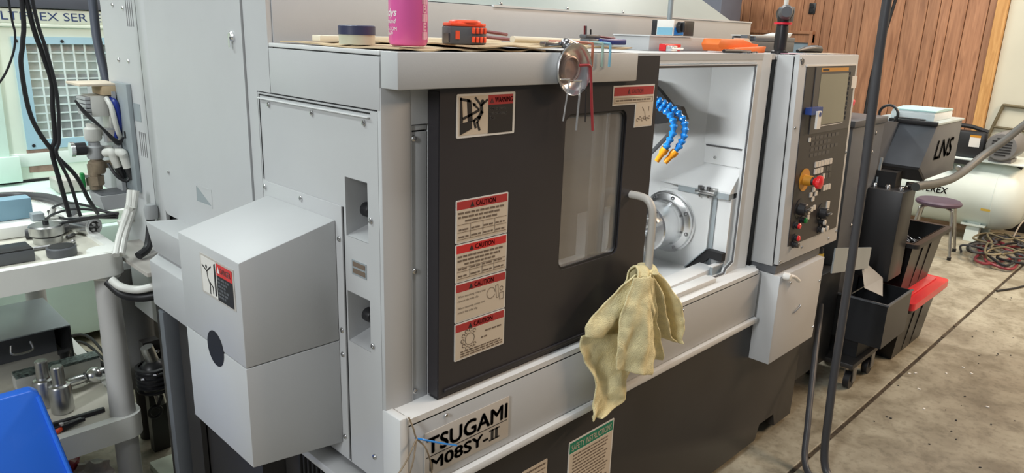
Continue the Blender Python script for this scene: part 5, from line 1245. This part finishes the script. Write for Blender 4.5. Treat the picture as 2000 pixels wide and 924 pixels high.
mp('bed_top', PR([(MY - 0.50, 0.60), (MY - 0.50, 0.70), (MY - 0.25, 0.735), (MY + 0.02, 0.75), (MY + 0.02, 0.60)], 'x', -1.6, 1.6), 'mazak_green', smooth=0)
mp('bed_front', B(-1.6, 1.6, MY - 0.60, MY + 0.3, 0.05, 0.60, bev=0.01), 'mazak_green')
mp('bed_rail', B(-1.6, 1.6, MY - 0.55, MY - 0.50, 0.60, 0.66, bev=0.004), 'mazak_cream')
mp('body_rear', B(-1.6, 1.6, MY + 0.3, MY + 1.0, 0.05, 1.80), 'mazak_cream')
mp('bed_box', B(0.15, 0.36, MY - 0.32, MY - 0.16, 0.735, 0.80, bev=0.006), 'plate_metal')

# air service unit on the left rear of the turning centre
au = thing('air_service_unit', 'air valve manifold with gauge, filters and green lever on grey bracket', 'air unit', (-0.08, 1.38, 1.05))
def up(n, b, m, **k): return obj(n, b, m, au, **k)
up('mounting_plate', B(-0.060, -0.0485, 1.345, 1.60, 1.05, 1.40), 'air_grey')
up('top_shelf', B(-0.150, -0.03, 1.35, 1.50, 1.418, 1.426, bev=0.002), 'label_cream')
up('shelf_box', B(-0.085, -0.030, 1.350, 1.46, 1.388, 1.418, bev=0.002), 'cardboard')
vb = up('valve_manifold', B(-0.12, -0.07, 1.36, 1.46, 1.320, 1.386, bev=0.002), 'air_white')
for k in range(5): obj('valve_slice', B(-0.136, -0.1205, 1.362, 1.455, 1.323 + k * 0.0125, 1.333 + k * 0.0125, bev=0.001), 'air_grey', vb)
obj('manifold_rail', B(-0.069, -0.048, 1.36, 1.44, 1.24, 1.385, bev=0.002), 'air_white', vb)
obj('blue_tube', TU([(-0.06, 1.36, 1.375), (-0.055, 1.335, 1.36), (-0.050, 1.335, 1.30), (-0.060, 1.345, 1.25)], 0.010, n=10), 'blue_dark', vb)
obj('white_tube', TU([(-0.075, 1.355, 1.38), (-0.070, 1.330, 1.35), (-0.062, 1.330, 1.29), (-0.050, 1.340, 1.245)], 0.008, n=10), 'white_hose', vb)
for k in range(3): up('signal_lead', TU([(-0.165 + k * .006, 1.36, 1.375 - k * .01), (-0.145 + k * .01, 1.34, 1.33 - k * .008), (-0.11, 1.32, 1.29), (-0.07, 1.31, 1.245 - k * .006), (-0.05, 1.31, 1.255)], 0.004, n=6), 'rubber_black')
for k, z in enumerate((1.265, 1.205, 1.155)):
    f_ = up('filter_module', LA((-0.115, 1.40, z - 0.028), (0, 0, 1), [(0, 0), (0.022, 0), (0.026, 0.008), (0.026, 0.040), (0.018, 0.046), (0.018, 0.056), (0, 0.056)], n=18), ['air_white', 'air_grey', 'brass_dirty'][k])
    obj('port', CY((-0.115, 1.40, z), (-0.065, 1.40, z), 0.013), ['air_white', 'air_white', 'brass_dirty'][k], f_)
up('display_gauge', B(-0.092, -0.058, 1.345, 1.375, 1.235, 1.280, bev=0.003), 'air_grey')
up('gauge_face', B(-0.088, -0.062, 1.3435, 1.3448, 1.240, 1.276), 'plate_metal')
kn = up('regulator_knob', CY((-0.145, 1.39, 1.215), (-0.178, 1.39, 1.215), 0.021, n=20), 'plastic_black'); obj('knob_collar', CY((-0.178, 1.39, 1.215), (-0.190, 1.39, 1.215), 0.024, n=20), 'chrome', kn)
for k, yy in enumerate((1.33, 1.30)):
    el = up('elbow_fitting', TU([(-0.095 + k * .022, 1.36, 1.20), (-0.085 + k * .022, yy, 1.205), (-0.080 + k * .022, yy, 1.19), (-0.072 + k * .022, yy, 1.155)], 0.0145, n=12), 'air_white')
    obj('sleeve', CY((-0.074 + k * .022, yy, 1.165), (-0.060 + k * .022, yy, 1.115), 0.013), 'plastic_black', el)
bv = up('ball_valve', join_bm(CY((-0.125, 1.40, 1.075), (-0.125, 1.40, 1.16), 0.020, n=12), CY((-0.125, 1.40, 1.09), (-0.125, 1.40, 1.12), 0.028, n=8)), 'brass_dirty')
obj('green_lever', B(-0.170, -0.158, 1.385, 1.405, 1.085, 1.135, bev=0.003), 'green_plastic', bv)
obj('lever_stem', CY((-0.125, 1.395, 1.115), (-0.165, 1.395, 1.125), 0.005), 'steel', bv)
up('side_tube', TU([(-0.10, 1.33, 1.17), (-0.085, 1.31, 1.13), (-0.06, 1.30, 1.11), (-0.045, 1.30, 1.125)], 0.005, n=8), 'rubber_black')
up('drip_tray', join_bm(PR([(-0.145, 1.068), (-0.04, 1.068), (-0.05, 1.020), (-0.135, 1.020)], 'y', 1.30, 1.42)), 'air_grey')
up('drip_tray_cavity', B(-0.138, -0.048, 1.308, 1.412, 1.0685, 1.0695), 'plastic_grey')
au.location = au.location + Vector((0.030, 0.115, -0.012))
part('side_channel', join_bm(B(-0.015, -0.001, 1.362, 1.505, 1.065, 1.418, bev=0.001),), 'plate_grey', label='grey sheet channel on the cabinet corner')
part('channel_slot', B(-0.0165, -0.0152, 1.415, 1.428, 1.24, 1.262), 'core_black')
# hoses below the air unit
hb = tag(obj('hose_bundle', join_bm(*[TU([(-0.055 + k * .012, 1.30 - k * .01, 1.09), (-0.075 + k * .012, 1.28, 1.03), (-0.115 + k * .014, 1.25, 0.965), (-0.150 + k * .016, 1.20, 0.915)], 0.011, n=10) for k in range(2)]), 'white_hose'), 'pair of white hoses strapped below the air unit', 'hose')
tag(obj('white_conduit', TU([(-0.17, 1.20, 0.84), (-0.155, 1.17, 0.822), (-0.12, 1.14, 0.812), (-0.08, 1.11, 0.822), (-0.03, 1.09, 0.835)], 0.0125, n=12), 'white_hose'), 'white hose curving from the cart corner into the machine', 'hose')
tag(obj('black_conduit', TU([(-0.175, 1.22, 0.83), (-0.15, 1.18, 0.795), (-0.11, 1.15, 0.782), (-0.062, 1.115, 0.79)], 0.015, n=12), 'rubber_black'), 'black hose under the curving white hose', 'hose')
tag(obj('fitting_block', join_bm(CY((-0.085, 1.30, 0.985), (-0.065, 1.28, 1.045), 0.016, n=10), CY((-0.105, 1.29, 0.99), (-0.06, 1.29, 1.0), 0.012, n=10)), 'air_white'), 'white branching hose fitting below the drip tray', 'fitting')
for k in range(5):
    dz = (0.0, 0.02, -0.012, 0.034, -0.03)[k]; dy = (0.0, 0.10, 0.04, 0.16, 0.22)[k]
    tag(obj('black_lead', TU([(-0.085, 1.345 + k * .004, 1.012 - k * .005), (-0.13 - k * .004, 1.37 + dy * .3, 1.005 + dz * .6), (-0.175, 1.44 + dy * .7, 0.985 + dz), (-0.215 + k * .006, 1.50 + dy, 0.965 + dz * .6), (-0.235 + k * .012, 1.56 + dy, 0.948)], 0.0042, n=6), 'rubber_black'), ['uppermost', 'second', 'third', 'fourth', 'lowest'][k] + ' of the black leads running from the air unit to the cart', 'lead', 'black leads at the air unit')
tag(obj('drop_cable', TU([(-0.02, 1.24, 1.03), (-0.03, 1.24, 0.96), (-0.05, 1.22, 0.915), (-0.085, 1.20, 0.90)], 0.013, n=10), 'rubber_black'), 'thick black cable bending below the cabinet', 'cable')
ct = thing('cable_gland', 'grey cable gland on the cabinet side', 'gland', (-0.02, 1.24, 1.03))
obj('collar', LA((-0.02, 1.24, 1.005), (0, 0, 1), [(0, 0), (0.02, 0), (0.022, 0.03), (0.016, 0.045), (0, 0.045)], n=16), 'air_grey', ct)
part('blue_notice', B(-0.0014, -0.0002, 1.263, 1.300, 0.86, 0.965), 'ink_blue')
# frame ledge under cabinet
part('sill_plate', PR([(-0.11, 0.872), (0.0, 0.872), (0.0, 0.884), (-0.11, 0.884)], 'y', 1.06, 1.45), 'plate_metal')
# coolant canister and chip-covered pump
cn = thing('filter_canister', 'dark grey cylindrical canister behind the cart leg', 'canister', (0.026, 1.68, 0))
kx, ky = 0.026, 1.68
obj('body', LA((kx, ky, 0.24), (0, 0, 1), [(0, 0), (0.066, 0), (0.066, 0.38), (0.062, 0.40), (0.062, 0.425), (0, 0.425)], n=30), 'filter_grey', cn)
obj('rim', LA((kx, ky, 0.640), (0, 0, 1), [(0.055, 0), (0.070, 0), (0.070, 0.013), (0.055, 0.013), (0.055, 0)], n=30), 'steel_dark', cn)
obj('cap', LA((kx - 0.012, ky, 0.665), (0, 0, 1), [(0, 0), (0.048, 0), (0.048, 0.06), (0.032, 0.08), (0, 0.08)], n=24), 'filter_grey', cn)
obj('clamp', CY((kx + 0.01, ky, 0.745), (kx + 0.04, ky - 0.02, 0.775), 0.014), 'steel', cn)
obj('bracket', B(kx + 0.055, kx + 0.085, ky - 0.03, ky + 0.05, 0.0005, 0.62), 'plate_metal', cn)
obj('stand', CY((kx, ky, 0.0005), (kx, ky, 0.24), 0.03), 'base_black', cn)
pmz = thing('coolant_pump', 'black ribbed pump body with a hanging hook beside the machine base', 'pump', (0.02, 1.50, 0.19))
pb = bmesh.new(); sphere(pb, (0.015, 1.50, 0.335), 0.06, 0.9, 0.9, 1.25)
obj('body', pb, 'plastic_black', pmz)
for k in range(6): obj('cooling_rib', LA((0.015, 1.50, 0.285 + k * 0.018), (0, 0, 1), [(0.050, 0), (0.062, 0.002), (0.062, 0.007), (0.050, 0.009)], n=20), 'plastic_black', pmz)
for k in range(9):
    t = k * 0.9; obj('crusted_chip', SP((0.015 + 0.05 * cos(t), 1.50 + 0.05 * sin(t), 0.28 + 0.017 * k), 0.012, 1, 1, 0.7, 6, 4), 'steel_dark', pmz)
obj('inlet', CY((0.03, 1.50, 0.22), (0.02, 1.50, 0.29), 0.018), 'steel', pmz)
obj('outlet', CY((0.015, 1.50, 0.40), (0.0, 1.50, 0.46), 0.022), 'steel', pmz)
obj('hook', TU([(-0.004 + 0.022 * cos(t), 1.47, 0.208 + 0.022 * sin(t)) for t in [math.radians(a) for a in range(70, 440, 25)]] + [(0.03, 1.48, 0.26)], 0.006, n=8, k=3), 'rubber_black', pmz)
obj('bracket', B(0.0, 0.06, 1.54, 1.58, 0.0, 0.46), 'base_black', pmz)
# tray on floor with blue notice
ftr = thing('floor_tray', 'pale green low tray on the floor beside the machine base', 'tray', (0.02, 1.32, 0))
obj('tray', B(-0.055, 0.12, 1.10, 1.44, 0.0005, 0.03, bev=0.003), 'floor_tray', ftr)
obj('blue_print', B(0.0, 0.09, 1.22, 1.32, 0.0302, 0.031), 'ink_blue', ftr)
obj('print_block', B(0.012, 0.078, 1.235, 1.30, 0.0312, 0.0318), 'label_white', ftr)

# big black conduit at the cabinet corner
tag(obj('corner_conduit', TU([(0.02, 1.70, 2.2), (0.016, 1.70, 1.68), (0.013, 1.69, 1.54), (0.020, 1.66, 1.40), (0.03, 1.63, 1.30)], 0.0145, n=14), 'mazak_dark'), 'thick dark conduit running down the cabinet corner', 'conduit')
# cables hanging in front of the old lathe
Yc = 1.10
def cabl(pts, r, label):
    tag(obj('hanging_cable', TU([(x, yy, z) for x, yy, z in pts], r, n=10), 'rubber_black'), label, 'cable', 'black cables hanging on the left')
cabl([(-0.315, 1.10, 2.1), (-0.323, 1.10, 1.657), (-0.335, 1.10, 1.55), (-0.346, 1.10, 1.49), (-0.340, 1.10, 1.36), (-0.30, 1.10, 1.262), (-0.250, 1.12, 1.19), (-0.215, 1.16, 1.11), (-0.18, 1.22, 1.05)], 0.0058, 'black cable hanging leftmost, sweeping right to the air unit')
cabl([(-0.325, 1.10, 2.1), (-0.312, 1.10, 1.657), (-0.293, 1.10, 1.52), (-0.282, 1.10, 1.45), (-0.288, 1.10, 1.38), (-0.292, 1.10, 1.30), (-0.304, 1.10, 1.265), (-0.295, 1.10, 1.18), (-0.283, 1.10, 1.08)], 0.0062, 'thicker black cable hanging down beside the cart')
cabl([(-0.318, 1.085, 2.1), (-0.303, 1.085, 1.657), (-0.287, 1.085, 1.53), (-0.277, 1.085, 1.42), (-0.286, 1.085, 1.30), (-0.297, 1.085, 1.26), (-0.275, 1.085, 1.18), (-0.26, 1.085, 1.08)], 0.0045, 'thin black cable hanging alongside the thicker cable')
cabl([(-0.353, 1.10, 2.1), (-0.352, 1.10, 1.657), (-0.349, 1.10, 1.57), (-0.365, 1.10, 1.51), (-0.40, 1.10, 1.45), (-0.46, 1.10, 1.40)], 0.0028, 'thinnest black wire curving left at the picture edge')

# ------------------------------------------------------------------ utility cart
ca = thing('utility_cart', 'white plastic utility cart with round legs', 'cart', (-0.55, 1.79, 0))
def kp(n, b, m, **k): return obj(n, b, m, ca, **k)
X0, X1, Y0, Y1 = -1.00, -0.112, 1.225, 2.36
kp('top_rim', PL(rrect(X0, X1, Y0, Y1, 0.05, 6), [rrect(X0 + .03, X1 - .03, Y0 + .03, Y1 - .03, 0.03, 6)], 'z', 0.842, 0.918), 'cart_white', smooth=50)
kp('top_deck', PL(rrect(X0 + .02, X1 - .02, Y0 + .02, Y1 - .02, 0.04, 6), [], 'z', 0.892, 0.904), 'cart_deck', smooth=0)
kp('shelf_rim', PL(rrect(X0, X1, Y0, Y1, 0.05, 6), [rrect(X0 + .035, X1 - .035, Y0 + .035, Y1 - .035, 0.03, 6)], 'z', 0.270, 0.350), 'cart_white', smooth=50)
kp('shelf_deck', PL(rrect(X0 + .02, X1 - .02, Y0 + .02, Y1 - .02, 0.04, 6), [], 'z', 0.325, 0.344), 'cart_deck', smooth=0)
for x, yy in ((X1 - 0.052, Y0 + 0.052), (X1 - 0.052, Y1 - 0.052), (X0 + 0.052, Y0 + 0.052), (X0 + 0.052, Y1 - 0.052)):
    kp('leg', join_bm(CY((x, yy, 0.345), (x, yy, 0.842), 0.039, 0.034, n=30), CY((x, yy, 0.10), (x, yy, 0.272), 0.037, 0.037, n=30)), 'cart_leg')
    kp('leg_collar', LA((x, yy, 0.828), (0, 0, 1), [(0.030, 0), (0.042, 0), (0.046, 0.014), (0.030, 0.014)], n=30), 'cart_white')
    kp('corner_boss', LA((x, yy, 0.904), (0, 0, 1), [(0.046, 0), (0.044, 0.016), (0.0, 0.017)], n=30), 'cart_white')
    cw = kp('caster', CY((x - 0.012, yy, 0.05), (x + 0.012, yy, 0.05), 0.05, n=22), 'rubber_black')
    obj('caster_fork', join_bm(B(x - 0.022, x - 0.016, yy - .02, yy + .02, 0.04, 0.10), B(x + 0.016, x + 0.022, yy - .02, yy + .02, 0.04, 0.10), B(x - 0.022, x + 0.022, yy - .02, yy + .02, 0.096, 0.102)), 'steel_dark', cw)
ZD = 0.9045
# things on the cart top
tray = thing('plastic_boat_tray', 'long white plastic tray with grey parts on the cart top', 'tray', (-0.34, 1.72, ZD))
obj('shell', PR([(-0.60, ZD + 0.001), (-0.24, ZD + 0.001), (-0.165, ZD + 0.026), (-0.165, ZD + 0.040), (-0.60, ZD + 0.040)], 'y', 1.63, 1.80, bev=0.004), 'cart_white', tray)
obj('grey_part', B(-0.262, -0.225, 1.66, 1.70, ZD + 0.041, ZD + 0.066, bev=0.003), 'plate_grey', tray)
obj('peg', join_bm(CY((-0.205, 1.67, ZD + 0.045), (-0.193, 1.67, ZD + 0.078), 0.009), B(-0.222, -0.17, 1.65, 1.69, ZD + 0.041, ZD + 0.048, bev=0.002)), 'air_white', tray)
tag(obj('blue_case', B(-0.60, -0.245, 1.72, 1.785, ZD + 0.041, ZD + 0.112, bev=0.004), 'sky_blue'), 'pale blue box lying on the white tray at the picture edge', 'box')
tag(obj('corrugated_hose', TU([(-0.36, 2.20, ZD + 0.030), (-0.25, 2.21, ZD + 0.028), (-0.170, 2.174, ZD + 0.026), (-0.122, 2.05, ZD + 0.034), (-0.102, 1.90, ZD + 0.034), (-0.112, 1.75, ZD + 0.033), (-0.170, 1.62, ZD + 0.0175), (-0.225, 1.585, ZD + 0.0165), (-0.30, 1.60, ZD + 0.0165)], 0.016, n=12), 'grey_hose'), 'dark grey hose looping around the white tray', 'hose')
tag(obj('white_ledge_bag', PR([(-0.60, ZD + 0.001), (-0.18, ZD + 0.001), (-0.14, ZD + 0.012), (-0.60, ZD + 0.014)], 'y', 1.86, 2.12, bev=0.003), 'cart_white'), 'flat white sheet lying inside the hose loop', 'sheet')
rd = thing('round_gauge_block', 'round steel block with black band and knob on the cart', 'gauge', (-0.255, 1.52, ZD))
obj('body', LA((-0.255, 1.52, ZD + 0.0005), (0, 0, 1), [(0, 0), (0.042, 0), (0.042, 0.026), (0.050, 0.028), (0.051, 0.055), (0.047, 0.060), (0, 0.060)], n=36), 'steel', rd)
obj('band', LA((-0.255, 1.52, ZD + 0.022), (0, 0, 1), [(0.044, 0), (0.047, 0.003), (0.044, 0.006)], n=36), 'rubber_black', rd)
obj('knob', CY((-0.255, 1.52, ZD + 0.060), (-0.255, 1.52, ZD + 0.074), 0.009, n=12), 'plastic_black', rd)
bk = thing('black_box', 'black rectangular block at the front of the cart top', 'block', (-0.42, 1.37, ZD))
obj('body', B(-0.60, -0.335, 1.325, 1.42, ZD + 0.0005, ZD + 0.036, bev=0.003), 'plastic_grey', bk)
obj('top_cover', B(-0.60, -0.337, 1.327, 1.418, ZD + 0.0362, ZD + 0.041, bev=0.002), 'plastic_black', bk)
pk_ = thing('black_puck', 'short black oval puck at the front of the cart top', 'puck', (-0.262, 1.335, ZD))
obj('body', LA((-0.262, 1.335, ZD + 0.0005), (0, 0, 1), [(0, 0), (0.040, 0), (0.0415, 0.004), (0.0415, 0.026), (0.038, 0.030), (0, 0.030)], n=36), 'plastic_grey', pk_)
obj('inset', LA((-0.262, 1.335, ZD + 0.0305), (0, 0, 1), [(0.036, 0), (0.036, 0.001), (0, 0.001)], n=36), 'plastic_black', pk_)
mf = thing('machined_sleeve', 'silver machined sleeve lying on its side on the cart', 'part', (-0.135, 1.50, ZD))
ax0 = Vector((-0.150, 1.585, ZD + 0.034)); dd = Vector((0.35, -0.93, -0.02)).normalized()
obj('body', LA(ax0, dd, [(0, 0), (0.028, 0), (0.031, 0.004), (0.031, 0.085), (0.026, 0.088), (0.020, 0.088), (0.018, 0.060), (0, 0.060)], n=32), 'key_silver', mf)
e0 = ax0 + dd * 0.072
for k in range(4):
    t = k * PI / 2 + 0.6; a_, b_ = frame_of(dd); p = e0 + (a_ * cos(t) + b_ * sin(t)) * 0.012
    obj('pin', CY(p, p + dd * 0.026, 0.005, n=10), 'steel', mf)
tag(obj('steel_rod', CY((-0.315, 1.44, ZD + 0.0065), (-0.215, 1.435, ZD + 0.0065), 0.006, n=12), 'steel_dark'), 'short dark steel rod behind the black puck', 'rod')
tag(obj('ball_stud', join_bm(SP((-0.205, 1.43, ZD + 0.0125), 0.007), CY((-0.205, 1.43, ZD + 0.0005), (-0.205, 1.43, ZD + 0.007), 0.009)), 'steel'), 'tiny steel ball stud beside the black puck', 'stud')
tag(obj('set_screw', CY((-0.200, 1.52, ZD + 0.0065), (-0.172, 1.545, ZD + 0.0065), 0.006, n=12), 'steel_dark'), 'small screw before the silver sleeve', 'screw')
# things on the lower shelf
ZS = 0.3445
def collet(x, yy, label, sh):
    c_ = thing('steel_collet', label, 'collet', (x, yy, ZS), 'steel collets on the lower cart shelf')
    obj('body', LA((x, yy, ZS + 0.0005), (0, 0, 1), [(0, 0), (0.031, 0), (0.034, 0.004), (0.034, 0.090), (0.031, 0.096), (0.021, 0.100), (0.019, 0.106), (0, 0.106)], n=36), 'steel', c_)
    obj('stem', LA((x, yy, ZS + 0.106), (0, 0, 1), [(0.019, 0), (0.019, 0.056), (0.016, 0.060), (0, 0.060)], n=28), 'steel', c_)
collet(-0.305, 1.420, 'steel collet standing nearer, plain shoulder, on the cart shelf', 0)
collet(-0.332, 1.500, 'steel collet standing behind the nearer one on the cart shelf', 1)
bj = thing('ball_end_fitting', 'chrome ball-ended fitting lying behind the steel collets', 'fitting', (-0.18, 1.56, ZS))
d0 = Vector((-0.25, 1.56, ZS + 0.030)); dd = Vector((1, 0.02, 0.05)).normalized()
obj('shank', LA(d0, dd, [(0, 0), (0.016, 0), (0.017, 0.03), (0.015, 0.05), (0.022, 0.055)], n=24), 'chrome', bj)
obj('ball', SP(d0 + dd * 0.082, 0.0295, 1, 1, 0.95, 24, 16), 'chrome', bj)
obj('neck', LA(d0 + dd * 0.100, dd, [(0.016, 0), (0.018, 0.012), (0.014, 0.028), (0, 0.03)], n=20), 'chrome', bj)
tag(obj('marble_bar', join_bm(B(-0.385, -0.115, 1.66, 1.72, ZS + 0.0005, ZS + 0.050, bev=0.003)), 'air_white'), 'long pale bar with speckled top behind the collets', 'bar')
mat('speckle', (0.10, 0.13, 0.12), 0.4, var=0.9, vscale=90)
tag(obj('speckled_strip', B(-0.383, -0.117, 1.662, 1.718, ZS + 0.0508, ZS + 0.060, bev=0.001), 'speckle'), 'dark speckled strip lying on the pale bar', 'strip')
tag(obj('parting_blade', B(-0.42, -0.205, 1.322, 1.338, ZS + 0.0005, ZS + 0.014, bev=0.001), 'plastic_black'), 'long black tool blade on the cart shelf', 'blade')
plr = thing('pliers', 'black handled pliers lying on the front of the cart shelf', 'pliers', (-0.32, 1.285, ZS))
obj('jaws', TU([(-0.345, 1.282, ZS + 0.013), (-0.31, 1.288, ZS + 0.014), (-0.275, 1.296, ZS + 0.012)], 0.010, n=8, rad=lambda t: 0.013 - 0.006 * t), 'plastic_black', plr)
obj('handle', TU([(-0.43, 1.268, ZS + 0.010), (-0.39, 1.278, ZS + 0.012), (-0.345, 1.282, ZS + 0.013)], 0.009, n=8), 'plastic_black', plr)
obj('lower_handle', TU([(-0.42, 1.245, ZS + 0.009), (-0.385, 1.256, ZS + 0.010), (-0.345, 1.280, ZS + 0.012)], 0.008, n=8), 'tape_orange', plr)
obj('rivet', CY((-0.343, 1.281, ZS + 0.022), (-0.343, 1.281, ZS + 0.0295), 0.007, n=12), 'steel', plr)
obj('jaw_grip', B(-0.335, -0.285, 1.285, 1.292, ZS + 0.022, ZS + 0.0245), 'steel_dark', plr)
mb = thing('magnet_base', 'black round magnetic base at the back of the cart shelf', 'base', (-0.205, 1.765, ZS))
obj('disc', LA((-0.205, 1.765, ZS + 0.0005), (0, 0, 1), [(0, 0), (0.042, 0), (0.042, 0.014), (0.036, 0.018), (0, 0.018)], n=28), 'plastic_black', mb)
obj('post', LA((-0.205, 1.765, ZS + 0.018), (0, 0, 1), [(0.016, 0), (0.016, 0.040), (0.022, 0.042), (0.022, 0.054), (0, 0.054)], n=20), 'plastic_black', mb)
# grey sheet-metal tool box on lower shelf rear
gb = thing('sheet_metal_cover', 'grey sheet metal cover with dark open front on the cart shelf', 'cover', (-0.45, 1.98, ZS))
obj('top', B(-0.75, -0.165, 1.80, 2.18, 0.492, 0.498, bev=0.002), 'plate_grey', gb)
obj('side', B(-0.172, -0.166, 1.80, 2.18, ZS + 0.0005, 0.4915), 'plastic_black', gb)
obj('back', B(-0.75, -0.172, 2.17, 2.18, ZS + 0.0005, 0.4915), 'plastic_grey', gb)
obj('inner_wall', B(-0.75, -0.19, 1.95, 1.955, ZS + 0.0005, 0.4915), 'plastic_grey', gb)
obj('pull', TU([(-0.36, 1.798, 0.47), (-0.36, 1.785, 0.44), (-0.30, 1.785, 0.44), (-0.30, 1.798, 0.47)], 0.004, n=8), 'steel', gb)
tag(obj('brass_strip', B(-0.085, -0.075, 2.45, 3.0, 0.0005, 0.16, bev=0.001), 'label_cream'), 'upright cream board edge on the floor behind the cart', 'board')
for k in range(4):
    tag(obj('floor_lead', TU([(-0.12 + k * .03, 2.65 + k * .05, 0.05), (0.0 + k * .02, 2.55, 0.05 + k * 0.03), (0.08, 2.35 - k * .06, 0.04 + k * 0.02), (0.20, 2.2 - k * .1, 0.02)], 0.007, n=8), 'rubber_black'), ['first', 'second', 'third', 'fourth'][k] + ' black lead lying on the floor behind the cart, counted from the far side', 'lead', 'leads on the floor behind the cart')
# bags on the floor below the shelf
def bag(c, r, m_, label, seed):
    rnd = random.Random(seed); bm = bmesh.new(); g = bmesh.ops.create_icosphere(bm, subdivisions=3, radius=1)
    for q_ in bm.verts:
        n = q_.co.copy(); k = 1 + 0.16 * sin(n.x * 9 + seed) * cos(n.y * 7) + 0.10 * sin(n.z * 14 + n.x * 6)
        q_.co = Vector((c[0] + n.x * r[0] * k, c[1] + n.y * r[1] * k, max(0.0005, c[2] + n.z * r[2] * k)))
    return tag(obj('plastic_bag', bm, m_, smooth=70), label, 'bag', 'crumpled bags under the cart')
bag((-0.33, 1.52, 0.055), (0.08, 0.08, 0.06), 'bag_red', 'crumpled dark red bag under the cart shelf', 1)
bag((-0.24, 1.46, 0.045), (0.07, 0.07, 0.05), 'plastic_film', 'crumpled clear plastic bag under the cart shelf', 2)
# blue plastic panel leaning on the cart in the foreground
bl = thing('blue_board', 'bright blue plastic board leaning on the cart, lower left corner', 'board', (-0.66, 1.05, 0))
bb = bmesh.new()
vt = [bb.verts.new(p) for p in ((-0.98, 1.160, 0.566), (-0.428, 1.160, 0.566), (-0.410, 1.158, 0.553), (-0.330, 0.985, 0.0005), (-1.02, 0.985, 0.0005))]
f0 = bb.faces.new(vt); e = bmesh.ops.extrude_face_region(bb, geom=[f0])
bmesh.ops.translate(bb, vec=(0, 0.030, 0.006), verts=[q_ for q_ in e['geom'] if isinstance(q_, bmesh.types.BMVert)])
bmesh.ops.bevel(bb, geom=bb.edges[:], offset=0.006, segments=3, profile=0.5, affect='EDGES')
obj('body', bb, 'blue_plastic', bl)
obj('rim', TU([(-0.414, 1.156, 0.545), (-0.372, 1.062, 0.26), (-0.336, 0.985, 0.015)], 0.007, n=10), 'blue_plastic', bl)
